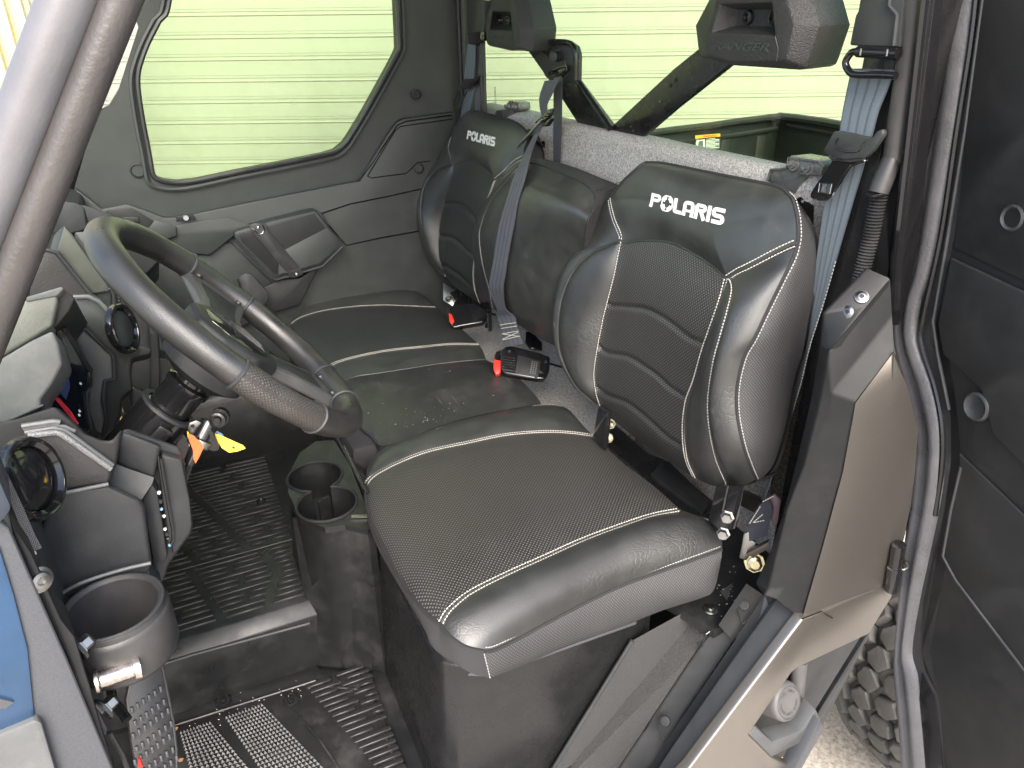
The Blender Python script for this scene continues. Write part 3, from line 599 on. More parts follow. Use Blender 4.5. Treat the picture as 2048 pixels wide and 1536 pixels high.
def cushion_passenger():
    T = lambda pts, n, **k: crv(ZP, pts, n, **k)
    FS_ = T([(583, 648, -.008), (604, 635, -.003), (648, 622, 0), (706, 614, .002), (765, 611, .002), (824, 613, 0), (871, 615, -.004)], 90)
    FE = T([(578, 657, -.02), (584, 643, -.018), (598, 630, -.014), (619, 616, -.012), (663, 597, -.008), (721, 582, -.006), (780, 578, -.006), (809, 578, -.008), (838, 585, -.01), (858, 598, -.008), (871, 613, -.006)], 90)
    MS = T([(640, 742, -.006), (657, 734, -.003), (677, 724, 0), (721, 712, .002), (780, 701, .002), (838, 695, .002), (897, 689, 0), (958, 689, -.004)], 90)
    PS = T([(664, 775, -.006), (680, 765, -.002), (712, 753, 0), (765, 745, .002), (824, 736, .002), (882, 727, .001), (940, 721, 0), (972, 719, -.004)], 90)
    NE = T([(724, 858, -.012), (742, 872, -.012), (765, 890, -.012), (817, 876, -.008), (895, 847, -.006), (973, 827, -.006), (1052, 813, -.008), (1083, 809, -.01)], 90)
    F1 = T([(583, 648, -.008), (590, 670, -.008), (612, 704, -.008), (640, 742, -.006)], 50); F2 = T([(640, 742, -.006), (652, 758, -.006), (664, 775, -.006)], 20)
    F3 = T([(664, 775, -.006), (690, 812, -.008), (724, 858, -.012)], 40)
    R1 = T([(871, 615, -.004), (897, 633, -.004), (941, 674, -.004), (958, 689, -.004)], 50); R2 = T([(958, 689, -.004), (966, 702, -.004), (972, 719, -.004)], 20); R3 = T([(972, 719, -.004), (1029, 750, -.005), (1058, 777, -.006), (1076, 797, -.008), (1083, 809, -.01)], 40)
    base = mk('seat_cushion', *prism([(-.03, .62, -.02), (-.03, 1.36, -.02), (.36, 1.40, -.02), (.42, .62, -.02)], (0, 0, -.09)), CORD, CAR, bevel=.02)
    base['label'] = 'wide far seat cushion with dusty smooth middle section'
    patch('center_cover', MS, FS_, F1[::-1], R1[::-1], PERF_FINE, base, .010, nrm=UP, uvf=uv_flat, pu=4, pv=4)
    patch('bolster_cover', FS_, FE, np.linspace(FS_[0], FE[0], 24), np.linspace(FS_[-1], FE[-1], 24), LEATHER2, base, .016, nrm=UP, uvf=uv_flat, pu=4, pv=2.2)
    patch('middle_strip', PS, MS, F2[::-1], R2[::-1], LEATHER2, base, .003, nrm=UP, uvf=uv_flat)
    DUSTY = mat('dusty_vinyl', (.022, .023, .022), .34, bump=.15, bscale=700, tex=scratch(.6, (.25, .25, .24)), dust=.10, rvar=.06)
    patch('middle_cover', NE, PS, F3[::-1], R3[::-1], DUSTY, base, .010, nrm=UP, uvf=uv_flat, pu=4, pv=2.6)
    FT = np.vstack([T([(578, 657, -.02)], 1, smooth=False) if False else FE[:1], F1, F2[1:], F3[1:], NE[1:26]])
    FT = resample(FT, 120); FBt = FT + np.array((.012, 0, -.075))
    patch('front_skirt', FBt, FT, np.linspace(FBt[0], FT[0], 12), np.linspace(FBt[-1], FT[-1], 12), CORD, base, .004, nrm=(-1, 0, 0), uvf=uv_side)
    k = {'lift': .0016}
    stitching('stitching', base, [(FS_, UP, .002, k), (MS, UP, .004, k), (MS, UP, -.004, k)])
    for l in (FS_, MS, PS): seam_welt(l-UP*.0008, .0018, LEATHER2, base)
    seam_welt(FT, .003, CORD, base, 'piping')
    crumbs = []
    for i in range(48):
        x, y = random.gauss(835, 50), random.gauss(835, 14)
        if i % 3 == 0: x, y = random.uniform(690, 1000), random.uniform(735, 860)
        p = ZP(x, y, .010); s = random.uniform(.0005, .0013); crumbs.append(box_geo(p, s*random.uniform(1, 2.5), s, s*.6))
    vs, fs = join(crumbs); mk('dust_specks', vs, fs, THREAD_D, base, kind='stuff')
cushion_passenger()
# ================================================================== surroundings
def ground():
    n = 60; xs = np.concatenate([np.linspace(-30, -2, 8), np.linspace(-1.9, 3, n), np.linspace(3.2, 30, 8)]); ys = np.concatenate([np.linspace(-30, -2, 8), np.linspace(-1.9, 3, n), np.linspace(3.2, 30, 8)])
    G = np.stack(np.meshgrid(xs, ys), -1).reshape(-1, 2); z = GROUND_Z + .006*np.sin(G[:, 0]*9.1)*np.cos(G[:, 1]*7.3)
    m = mat('dusty_gravel_ground', (.46, .40, .33), .9, bump=.9, bscale=160, tex=speckle((.24, .215, .185), (.42, .385, .335), (.57, .525, .47), 75))
    o = mk('ground', np.column_stack([G, z-.008]), grid_faces(len(xs), len(ys)), m, None, recalc=False); o['kind'] = 'structure'
ground()
def shutter():
    d = 3.35; fw = np.array((math.sin(YAW), math.cos(YAW), 0)); rt = np.array((math.cos(YAW), -math.sin(YAW), 0)); rt = rt*math.cos(.012)+fw*math.sin(.012)*0
    o0 = np.array((CAM[0], CAM[1], 0))+fw*d
    root = thing('shutter_door', 'pale rolled shutter door of horizontal slats filling the view behind the vehicle', 'shutter door', o0+np.array((0, 0, GROUND_Z)))
    P_ = .0835
    pr = [(0, 0), (.0, .055), (-.003, .0590), (-.003, .061), (.003, .0625), (.003, .071), (.001, .0735), (.001, .0830), (.010, .0830), (.018, 0)]
    vs = [o0+rt*s*4.2+fw*a+np.array((0, 0, b)) for s in (-1, 1) for a, b in pr]; n = len(pr)
    fs = [[i, (i+1) % n, n+(i+1) % n, n+i] for i in range(n)]+[list(range(n))[::-1], list(range(n, 2*n))]
    first = None
    for k in range(38):
        z = GROUND_Z+.02+k*P_
        if first is None:
            first = mk('slat', np.array(vs)+np.array((0, 0, z)), fs, SLAT, root, ang=25); c0 = WC[first]; z0 = z
        else: inst(first, root, c0+Vector((0, 0, z-z0)))
shutter()
def left_yard():
    # pale ribbed steel wall seen past the front pillar, and a yellow post in front of it
    c = at(34, 60, 'y', 2.3); base = np.array((c[0], c[1], GROUND_Z))
    root = thing('ribbed_wall_end', 'cream ribbed steel wall end seen left of the front pillar', 'wall', base)
    a = at(-160, 0, 'y', 2.3); b = at(55, 0, 'y', 2.3); wd = b[0]-a[0]
    for k in range(6):
        x = a[0]+wd*k/6
        slab('steel_rib', [(x+.004, 2.3, GROUND_Z), (x+wd/6*.66, 2.3, GROUND_Z), (x+wd/6*.60, 2.27, GROUND_Z), (x+wd/6*.2, 2.27, GROUND_Z)], (0, 0, 3.3), CREAM, root)
    slab('backing_sheet', [(a[0], 2.303, GROUND_Z), (b[0], 2.303, GROUND_Z), (b[0], 2.40, GROUND_Z), (a[0], 2.40, GROUND_Z)], (0, 0, 3.3), CREAM, root)
    p = at(-14, 190, 'y', 1.95); t = thing('safety_post', 'bright yellow round safety post by the cream wall', 'post', (p[0], p[1], GROUND_Z))
    zt = at(0, 172, 'y', 1.95)[2]
    lathe('post', (p[0], p[1], GROUND_Z), (0, 0, 1), [(.0, 0), (.07, 0), (.07, zt-GROUND_Z-.03), (.06, zt-GROUND_Z-.006), (.03, zt-GROUND_Z), (0, zt-GROUND_Z)], YPAINT, t, n=24)
left_yard()
# ================================================================== cab shell
def loop_fill(outer, inner):
    """planar face with a hole -> verts, tris"""
    bm = bmesh.new(); es = []
    for lp in (outer, inner):
        v = [bm.verts.new(V(p)) for p in lp]; es += [bm.edges.new((v[i], v[(i+1) % len(v)])) for i in range(len(v))]
    bmesh.ops.triangle_fill(bm, use_beauty=True, use_dissolve=False, edges=es)
    bm.verts.index_update(); vs = [np.array(v.co) for v in bm.verts]; fs = [[v.index for v in f.verts] for f in bm.faces]; bm.free(); return vs, fs
def holed_slab(name, outer, inner, vec, material, parent, bevel=0, **k):
    vs, fs = loop_fill(outer, inner); n = len(vs); vec = np.asarray(vec, float)
    V2 = vs+[v+vec for v in vs]; F2 = fs+[[i+n for i in f[::-1]] for f in fs]
    no, ni = len(outer), len(inner)
    for s, c in ((0, no), (no, ni)):
        for i in range(c): a, b = s+i, s+(i+1) % c; F2.append([a, b, b+n, a+n])
    return mk(name, V2, F2, material, parent, bevel, ang=30, **k)
def groove(name, pl, pts, parent, r=.003, m=None, smooth=False, d=.0005):
    q = np.array(poly(pl, pts, d)); q = catmull(q, max(12, 6*len(q))) if smooth else q
    return tube(name, q, r, m or GLOSS, parent, n=6)
DY = 1.50
def far_door():
    pl = PY(DY)
    win = [(338, 0), (318, 41), (297, 82), (283, 118), (276, 146), (276, 178), (285, 239), (297, 301), (305, 346), (312, 356), (328, 362), (355, 365), (393, 361), (478, 343), (581, 323), (649, 309), (672, 302), (690, 287), (700, 273), (731, 222), (765, 161), (793, 109), (798, 96), (797, 62), (794, 0)]
    W = [pl(*p) for p in win]
    top = 1.12; s0 = W[0]+(W[0]-W[1])*2.6; W = W + [np.array((W[-1][0], DY, top)), np.array((s0[0], DY, top))]
    out = poly(pl, [(284, 0), (272, 38), (277, 55), (237, 180), (218, 212), (203, 221), (180, 268), (150, 372), (140, 420)])
    out = [np.array((out[0][0]+.05, DY, 1.2))]+out+[np.array((-.52, DY, -.42)), np.array((.62, DY, -.42)), np.array((.64, DY, 1.2))]
    d = holed_slab('passenger_door', out, W, (0, .05, 0), PLASTIC_D, CAR); d['label'] = 'closed far door with large window'
    seal = catmull(np.array(W), 220, closed=True)
    tube('window_seal', seal+np.array((0, -.004, 0)), .010, RUBBER, d, n=8, closed=True, flat=.7)
    tube('window_trim', seal+np.array((0, -.006, 0)) + (seal-seal.mean(0))*.045, .006, PLASTIC_D, d, n=6, closed=True)
    gp = [p+np.array((0, .02, 0)) for p in W]; slab('window_pane', gp, (0, .004, 0), GLS, d)
    # lower trim panel: proud of the door, with the moulded border line above it
    low = [(150, 372), (205, 415), (253, 405), (290, 417), (328, 432), (355, 431), (496, 402), (700, 362), (718, 359), (736, 325), (770, 270), (789, 243), (803, 236), (906, 222)]
    L = poly(pl, low); L2 = L+[np.array((.60, DY, -.40)), np.array((-.50, DY, -.40))]
    slab('lower_trim', L2, (0, -.022, 0), PLASTIC_D, d, bevel=.006)
    p2 = PY(DY-.0225)
    groove('panel_line', p2, [(640, 428), (700, 408), (780, 392), (850, 376)], d, .0022)
    groove('panel_line', p2, [(632, 421), (692, 491), (760, 476), (850, 460)], d, .0025)
    groove('panel_line', p2, [(715, 362), (742, 330), (795, 250), (812, 243), (905, 230)], d, .0022)
    groove('panel_line', p2, [(735, 352), (790, 262), (800, 253), (906, 238)], d, .0016)
    groove('panel_line', p2, [(735, 352), (742, 356), (812, 347), (822, 338), (835, 325), (860, 322)], d, .0016)
    # arm rest ledge
    p3 = PY(DY-.05)
    slab('armrest', poly(p3, [(352, 452), (372, 446), (455, 434), (499, 449), (640, 421), (660, 452), (540, 470), (470, 470), (420, 510), (360, 505), (300, 470)]), (0, .03, -.012), PLASTIC_D, d, bevel=.003)
    slab('armrest_step', poly(PY(DY-.062), [(310, 440), (352, 452), (353, 472), (320, 484), (285, 470)]), (0, .042, -.018), PLASTIC_D, d, bevel=.0025)
    slab('pull_cup', poly(PY(DY-.045), [(213, 420), (262, 415), (305, 440), (310, 470), (250, 480), (215, 450)]), (0, .03, -.012), PLASTIC, d, bevel=.003)
    slab('cup_latch', poly(PY(DY-.052), [(245, 435), (276, 433), (279, 444), (250, 447)]), (0, .012, 0), PLASTIC_G, d, bevel=.002)
    k = thing  # noqa
    lh = slab('latch_plate', poly(PY(DY-.056), [(352, 432), (388, 430), (392, 440), (353, 444)]), (0, .008, 0), PLASTIC, d, bevel=.002)
    lathe('latch_pin', at(372, 436, 'y', DY-.058), (0, -1, .2), [(0, .003), (.007, .003), (.010, 0), (.010, -.004)], DARKSCREW, d, n=16)
    # storage pocket: slanted floor, front lip and rubber strap
    pq = PY(DY-.075)
    A = poly(pq, [(468, 464), (540, 443), (632, 421), (688, 492), (646, 534), (553, 562), (541, 556), (470, 478)])
    slab('door_pocket', A, (0, .05, 0), PLASTIC_D, d, bevel=.006)
    pi = PY(DY-.0765)
    slab('pocket_recess', poly(pi, [(478, 470), (540, 452), (628, 428), (678, 492), (640, 527), (556, 550), (546, 546), (484, 484)]), (0, .004, 0), PLASTIC, d, bevel=.0015)
    slab('pocket_slope', [pi(560, 505, .001), pi(655, 455, .001), pi(678, 492, .002), pi(640, 527, .010), pi(556, 550, .010)], (0, .003, 0), PLASTIC_D, d, bevel=.001)
    tube('pocket_lip', poly(PY(DY-.079), [(686, 493), (645, 533), (552, 560), (542, 555), (471, 480)]), .0035, PLASTIC_G, d, n=8)
    pst = PY(DY-.086)
    slab('strap', poly(pst, [(497, 451), (512, 446), (533, 448), (536, 460), (604, 540), (606, 549), (590, 556), (582, 556), (512, 474)]), (0, .004, 0), RUBBER, d, bevel=.0015)
    tube('strap_clip', poly(PY(DY-.089), [(503, 455), (517, 469), (525, 467), (529, 458), (524, 449)]), .0016, CHROME, d, n=6)
    for q in ((516, 455), (593, 548)): lathe('strap_screw', at(*q, 'y', DY-.089), (0, -1, 0), [(0, .005), (.004, .004), (.006, 0)], CHROME, d, n=14)
    for (x, y, r) in ((275, 341, .017), (443, 525, .015), (833, 189, .013), (838, 337, .014)):
        yy = DY-(.0005 if y < 345 and x < 300 else .0235)
        lathe('screw_recess', at(x, y, 'y', yy), (0, -1, 0), [(r*1.15, -.002), (r*1.15, .003), (r*.95, .004), (r*.85, -.0015), (r*.3, -.002), (0, -.002)], PLASTIC, d, n=24)
    # handle block low on the door
    p4 = PY(DY-.10)
    g = slab('grab_handle', poly(p4, [(476, 556), (490, 546), (503, 547), (536, 585), (538, 600), (520, 622), (497, 610)]), (0, .08, -.03), PLASTIC_G, d, bevel=.004)
    slab('lower_tray', poly(PY(DY-.06), [(470, 600), (560, 560), (600, 556), (640, 530), (600, 610), (540, 628), (470, 660), (400, 680)]), (0, .035, -.012), PLASTIC, d, bevel=.004)
    slab('speaker_panel', poly(PY(DY-.03), [(365, 502), (462, 485), (545, 566), (470, 640), (330, 640), (300, 560)]), (0, .006, 0), PLASTIC_D, d, bevel=.003)
far_door()
def rear_wall():
    b = slab('bulkhead', [(.655, -.02, -.42), (.655, 1.5, -.42), (.655, 1.5, .545), (.655, -.02, .545)], (.03, 0, 0), CARPET, CAR); b['label'] = 'grey carpeted rear bulkhead behind the seats'
    # carpeted top rail, its front edge following the panel
    y0, y1 = .115, 1.46
    pts = [(.655, .10), (.645, .13), (.643, .545), (.648, .56), (.660, .568), (.69, .570), (.70, .56), (.70, .10)]
    n = 40; ys = np.linspace(y0, y1, n); rng = np.random.RandomState(3); wob = np.cumsum(rng.randn(n))*.0003
    vs = [np.array((x+wob[i]*.5, y, z+(wob[i] if z > .5 else 0)+(.0 if y < .9 else 0))) for i, y in enumerate(ys) for x, z in pts]; m_ = len(pts)
    fs = [[i*m_+k, i*m_+k+1, (i+1)*m_+k+1, (i+1)*m_+k] for i in range(n-1) for k in range(m_-1)]+[list(range(m_)), [(n-1)*m_+k for k in range(m_)][::-1]]
    mk('carpet_rail', vs, fs, CARPET, b, ang=60)
    # shelf in front of bulkhead under the seat backs
    slab('carpet_shelf', [(.44, .53, -.135), (.66, .53, -.10), (.66, 1.48, -.10), (.44, 1.48, -.135)], (0, 0, -.02), CARPET, b)
    for (x, y) in ((1087, 288), (1600, 405)):
        lathe('rivet', at(x, y, 'x', .643), (-1, 0, 0), [(0, .003), (.006, .003), (.009, 0)], GLOSS, b, n=14)
    slab('carpet_cutout', poly(PX(.6425), [(1590, 395), (1618, 405), (1626, 412), (1624, 470), (1605, 470)]), (.002, 0, 0), INK_K, b)
    rail = slab('carpet_end', poly(PX(.650), [(1560, 330), (1640, 345), (1690, 400), (1650, 560), (1560, 560)]), (.01, 0, 0), CARPET, b)
    # bolted brackets on top of the rail
    def bracket(x0, dx, mirror, m_):
        pl = PX(.640); g = slab('seat_bracket', poly(pl, x0), (.045, 0, 0), m_, CAR, bevel=.003); return g
    g = bracket([(1533, 362), (1540, 338), (1572, 335), (1575, 316), (1580, 311), (1638, 322), (1647, 332), (1643, 350), (1630, 352), (1612, 352), (1598, 368), (1588, 388), (1560, 378)], 0, 0, GREYTAPE)
    tube('edge_bead', poly(PX(.638), [(1535, 360), (1541, 339), (1573, 337), (1577, 316), (1636, 324), (1645, 333), (1640, 349), (1600, 348)]), .002, GREYTAPE, g, n=6)
    for q in ((1588, 328), (1617, 336)):
        lathe('bolt', at(*q, 'x', .639), (-1, 0, .1), [(0, .012), (.0035, .012), (.0035, .006), (.007, .006), (.007, .002), (.011, .002), (.012, 0)], GREYTAPE, g, n=10)
    g2 = slab('seat_bracket', poly(PX(.642), [(988, 229), (992, 220), (1010, 218), (1013, 206), (1018, 201), (1038, 205), (1039, 220), (1026, 226), (1012, 236)]), (.035, 0, 0), GREYTAPE, CAR, bevel=.003)
    for q in ((1017, 213), (1030, 214)): lathe('bolt', at(*q, 'x', .640), (-1, 0, .1), [(0, .012), (.005, .012), (.006, .004), (.010, .002), (.011, 0)], GREYTAPE, g2, n=10)
    # rear glass
    gl = slab('rear_window', [(.690, .0, .50), (.690, 1.535, .50), (.690, 1.535, 1.15), (.690, .0, 1.15)], (.005, 0, 0), GLS, CAR)
    tube('glass_edge', [(.690, 1.53, .52), (.690, 1.53, 1.15)], .006, RUBBER, gl, n=6)
    # the maker's etched line low in the far corner of the glass
    cu = bpy.data.curves.new('t', 'FONT'); cu.body = '100TE'; cu.size = .02; to = bpy.data.objects.new('t', cu)
    me = bpy.data.meshes.new_from_object(to); bpy.data.objects.remove(to)
    c = at(988, 172, 'x', .6885); o = bpy.data.objects.new('etched_mark', me); COL.objects.link(o); place(o, gl, V(c)); me.materials.append(INK_G)
    o.rotation_euler = Matrix(((0, 0, -1), (0, -1, 0), (-1, 0, 0))).transposed().to_euler()
rear_wall()
def pillar_far():
    p = slab('rear_pillar', [(.60, 1.455, -.42), (.664, 1.455, -.42), (.664, 1.56, -.42), (.60, 1.56, -.42)], (0, 0, 1.62), PLASTIC_D, CAR, bevel=.006); p['label'] = 'far rear cab pillar with belt channel'
    # vertical ribs of the door seal and the channel
    for (x, w_) in ((910, .006), (919, .004), (927, .005), (957, .005), (966, .006)):
        a = at(x, 100, 'x', .592); tube('seal_rib', [(.592, a[1], 1.2), (.594, a[1], .40), (.592, a[1], -.2)], w_, RUBBER, p, n=8)
    bx = poly(PX(.585), [(932, 0), (966, 0), (968, 40), (966, 72), (934, 76)]); slab('belt_cover', bx, (.03, 0, 0), PLASTIC_D, p, bevel=.004)
pillar_far()
def cab_shell():
    r = slab('roof', [(-.28, -.17, 1.20), (.80, -.17, 1.22), (.80, 1.57, 1.22), (-.28, 1.57, 1.20)], (0, 0, .05), PLASTIC, CAR, bevel=.02)
    f = slab('floor_pan', [(-.95, -.06, -.425), (.70, -.06, -.425), (.70, 1.52, -.425), (-.95, 1.52, -.425)], (0, 0, -.03), TUNNEL, CAR)
    fw = slab('firewall', [(-.86, .05, -.44), (-.86, 1.55, -.44), (-.78, 1.55, .36), (-.78, .05, .36)], (-.03, 0, 0), TUNNEL, CAR)
    # windscreen between the front pillars
    def ws(y, z): return (-.31-.50*(.81-z), y, z)
    g = slab('windscreen', [ws(.02, .36), ws(1.52, .36), ws(1.52, 1.18), ws(.02, 1.18)], (-.005, 0, .002), GLS2, CAR)
    a0 = np.array(ws(1.55, .30)); a1 = np.array(ws(1.55, 1.2)); tube('front_pillar', [a0, a1], .03, SATIN, CAR, n=14)['label'] = 'far front pillar beyond the windscreen'
    hood = slab('front_body', [(-1.7, -.05, .12), (-.84, -.05, .30), (-.84, 1.5, .30), (-1.7, 1.5, .12)], (0, 0, -.5), BLUE, CAR, bevel=.05)
cab_shell()
def cargo_bed():
    # box behind the cab seen through the rear glass
    b = slab('cargo_bed', [(.80, .02, -.05), (1.75, .02, -.05), (1.75, 1.52, -.05), (.80, 1.52, -.05)], (0, 0, -.05), BEDPL, CAR, bevel=.01); b['label'] = 'dark cargo bed behind the rear window'
    pf = PY(1.44)
    top = [(1280, 274), (1292, 266), (1350, 258), (1420, 250), (1480, 241), (1540, 234), (1562, 232)]
    P3 = [pf(*q) for q in top]
    slab('bed_side', P3+[np.array((P3[-1][0], 1.44, -.05)), np.array((P3[0][0], 1.44, -.05))], (0, .05, 0), BEDPL, b, bevel=.008)
    xt = P3[-1][0]
    tube('bed_rail', [p+np.array((0, -.012, 0)) for p in P3], .012, PLASTIC, b, n=8)
    pt = PX(xt); q = [pt(*c) for c in ((1562, 232), (1600, 236), (1650, 243), (1710, 254))]
    slab('tailgate', [np.array((xt, 1.52, q[0][2]))]+q+[np.array((xt, q[-1][1], -.05)), np.array((xt, 1.52, -.05))], (.05, 0, 0), BEDPL, b, bevel=.008)
    tube('bed_rail', [p+np.array((-.012, 0, 0)) for p in q], .014, PLASTIC, b, n=8)
    for k, x in enumerate((1320, 1385, 1450, 1520)):
        c = pf(x, 300, .004); slab('bed_rib', [(c[0]-.02, 1.436, -.04), (c[0]+.02, 1.436, -.04), (c[0]+.02, 1.436, .40), (c[0]-.02, 1.436, .40)], (0, .01, 0), PLASTIC, b, bevel=.003)
    groove('bed_groove', PX(xt-.003), [(1575, 250), (1640, 262), (1700, 275)], b, .008, PLASTIC)
    groove('bed_groove', pf, [(1300, 290), (1380, 282), (1480, 268), (1555, 256)], b, .008, PLASTIC, d=.004)
    # two warning stickers
    ps = PY(1.43)
    def sticker(x0, y0, x1, y1):
        c = [ps(x0, y0+4), ps(x1, y0), ps(x1, y1), ps(x0, y1+4)]
        s = slab('warning_label', c, (0, .002, 0), INK_G, b)
        s['label'] = 'orange headed warning sticker'
        q = lambda u, v, d=.0012: (c[0]*(1-u)*(1-v)+c[1]*u*(1-v)+c[2]*u*v+c[3]*(1-u)*v)+np.array((0, -d, 0))
        slab('label_header', [q(.0, .0), q(1, .0), q(1, .2), q(.0, .2)], (0, .001, 0), ORANGE_P, s)
        slab('label_picture', [q(.05, .27), q(.38, .27), q(.38, .95), q(.05, .95)], (0, .001, 0), INK_W, s)
        slab('label_drawing', [q(.14, .4, .002), q(.30, .36, .002), q(.32, .8, .002), q(.2, .9, .002), q(.10, .7, .002)], (0, .0006, 0), INK_G, s)
        qs = [prism([q(.43, v), q(.95 if i % 3 else .8, v), q(.95 if i % 3 else .8, v+.032), q(.43, v+.032)], (0, .001, 0)) for i, v in enumerate(np.linspace(.28, .9, 8))]
        vs, fs = join(qs); mk('label_text', vs, fs, INK_W, s)
        fo = bpy.data.curves.new('t', 'FONT'); fo.body = 'WARNING'; fo.size = 1; to = bpy.data.objects.new('t', fo); me = bpy.data.meshes.new_from_object(to); bpy.data.objects.remove(to)
        vv = np.array([v.co for v in me.vertices]); w_ = vv[:, 0].max(); hh = vv[:, 1].max()
        vv = [q(.3+.55*v[0]/w_, .17-.13*v[1]/hh, .0022) for v in vv]; mk('label_word', vv, [p.vertices[:] for p in me.polygons], INK_K, s, recalc=False)
    sticker(1390, 267, 1440, 297); sticker(1388, 300, 1438, 330)
cargo_bed()
# ================================================================== floor, console and seat base
FZ = -.42
def floor_parts():
    # raised centre tunnel with bevelled lip
    T1 = [(-.62, .455, FZ), (-.19, .455, FZ), (.02, .455, FZ), (.02, 1.12, FZ), (-.62, 1.12, FZ)]
    a = at(364, 1315, 'y', .452); b = at(619, 1245, 'y', .452); c1 = at(369, 1288, 'z', a[2]+.02); c2 = at(612, 1214, 'z', a[2]+.02)
    zt = a[2]+.022
    pr = [(.452, FZ), (.452, a[2]), (.478, zt), (1.12, zt), (1.12, FZ)]
    xs = [-.62, a[0]-.03, a[0], .03]
    vs = [(x, y + (0.02 if i == 0 else 0), z) for i, x in enumerate(xs) for y, z in pr]; n = 5
    fs = [[i*n+k, i*n+(k+1) % n, (i+1)*n+(k+1) % n, (i+1)*n+k] for i in range(3) for k in range(n)]+[[0, 1, 2, 3, 4], [3*n+k for k in (4, 3, 2, 1, 0)]]
    t = mk('floor_tunnel', vs, fs, TUNNEL, CAR, bevel=.003); t['label'] = 'raised ribbed floor tunnel'
    tube('tunnel_edge', [(a[0]-.03, .450, a[2]), (a[0]+.02, .450, a[2]), (b[0], .450, b[2])], .004, PLASTIC_G, t, n=8)
    # raised ribs of the tunnel mat, in three bays split by channels
    src = None
    def rib(parent, p0, p1, w_=.006, h=.004, m_=MATRUB, src=[None]):
        p0 = np.asarray(p0, float); p1 = np.asarray(p1, float); ln = np.linalg.norm(p1-p0); ang = math.atan2(p1[1]-p0[1], p1[0]-p0[0])
        if src[0] is None:
            vs, fs = box_geo((0, 0, 0), .05, .0092, .006); src[0] = mk('mat_rib', vs, fs, m_, parent, bevel=.0012, seg=1); o = src[0]; place(o, parent, V((p0+p1)/2))
        else: o = inst(src[0], parent, (p0+p1)/2)
        o.rotation_euler = (0, 0, ang); o.scale = (ln/.05, 1, 1); return o
    Z = zt+.001
    bays = [(.52, .62), (.635, .735), (.75, .85), (.865, .965), (.98, 1.08)]
    # ribs run front to back in bands parted by slanting channels, with a step where the mat rises
    for j in range(34):
        y = .500+j*.0175
        if j < 11: cuts = [-.50, -.345-.0045*j, -.255+.006*j if j < 6 else -.225-.004*(j-6), -.172]
        else: cuts = [-.50, -.40-.0065*(j-11)+.03, -.285-.006*(j-11)+.02, -.165]
        if j == 11:
            tube('mat_channel', [(-.50, y-.004, Z), (-.165, y-.004, Z)], .0022, MATRUB, t, n=6); continue
        for a_, b_ in zip(cuts[:-1], cuts[1:]):
            a_ += .009; b_ -= .009; ln = b_-a_
            if ln < .02: continue
            if ln > .085 and j % 3 != 1:
                m_ = a_+ln*(.45+.12*((j % 4)/3)); rib(t, (a_, y, Z), (m_-.005, y, Z)); rib(t, (m_+.007, y+.002, Z), (b_, y+.002, Z))
            else: rib(t, (a_, y, Z), (b_, y, Z))
    lathe('mat_screw', at(523, 1004, 'z', Z), (0, 0, 1), [(.012, 0), (.012, .004), (.008, .006), (.004, .002), (0, .002)], SATIN, t, n=16)
    # driver floor and its rubber mat
    fl = slab('floor_mat', poly(PZ(FZ+.006), [(300, 1490), (350, 1450), (610, 1366), (632, 1360), (650, 1371), (716, 1377), (730, 1372), (760, 1420), (822, 1560), (820, 1640), (200, 1640)]), (0, 0, -.006), MATRUB, CAR, bevel=.002)
    fl['label'] = 'dusty rubber mat with ribs and diamond studs'
    tube('mat_border', poly(PZ(FZ+.0075), [(345, 1452), (610, 1368), (632, 1361), (650, 1373), (716, 1379)]), .0025, MATRUB, fl, n=6)
    def studs(q, nu, nv):
        A, B, C_, D = [at(*p, 'z', FZ+.0065) for p in q]; vs, fs = [], []
        for j in range(nv):
            for i in range(nu):
                f = lambda u, v: A*(1-u)*(1-v)+B*u*(1-v)+C_*u*v+D*(1-u)*v
                u0, u1, v0, v1 = (i+.06)/nu, (i+.94)/nu, (j+.06)/nv, (j+.94)/nv; k = len(vs)
                vs += [f(u0, v0), f(u1, v0), f(u1, v1), f(u0, v1), f((u0+u1)/2, (v0+v1)/2)+np.array((0, 0, .0045))]
                fs += [[k, k+1, k+4], [k+1, k+2, k+4], [k+2, k+3, k+4], [k+3, k, k+4]]
        return mk('heel_studs', vs, fs, MATRUB, fl, kind='stuff', ang=10)
    studs([(447, 1433), (523, 1406), (668, 1556), (560, 1600)], 12, 24); studs([(358, 1463), (420, 1442), (540, 1585), (400, 1620)], 10, 22)
    Z2 = FZ+.0085
    M_ = [[(612, 1398), (640, 1385), (700, 1386)]]
    for j in range(18):
        y = .400-j*.0150
        x0 = at(612+j*8.5, 1398+j*9, 'z', Z2)[0]+.006; xe = -.092
        c = (.050, .062, .045, .070)[j % 4]
        if xe-x0 < c+.03: rib(fl, (x0, y, Z2), (xe, y, Z2)); continue
        rib(fl, (x0, y, Z2), (x0+c, y, Z2))
        if xe-(x0+c+.012) > .02: rib(fl, (x0+c+.012, y+.004, Z2), (xe, y+.004, Z2))
    tube('mat_border', poly(PZ(FZ+.0075), [(560, 1380), (574, 1405), (640, 1480), (720, 1600)]), .002, MATRUB, fl, n=6)
    tube('mat_border', poly(PZ(FZ+.0075), [(736, 1395), (752, 1430), (800, 1545)]), .0025, MATRUB, fl, n=6)
    # floor strip with screws along the tunnel
    slab('kick_strip', poly(PZ(FZ+.004), [(342, 1421), (628, 1326), (640, 1338), (744, 1346), (748, 1352), (716, 1378), (652, 1372), (634, 1360), (614, 1364), (345, 1450)]), (0, 0, -.004), TUNNEL, fl, bevel=.0015)
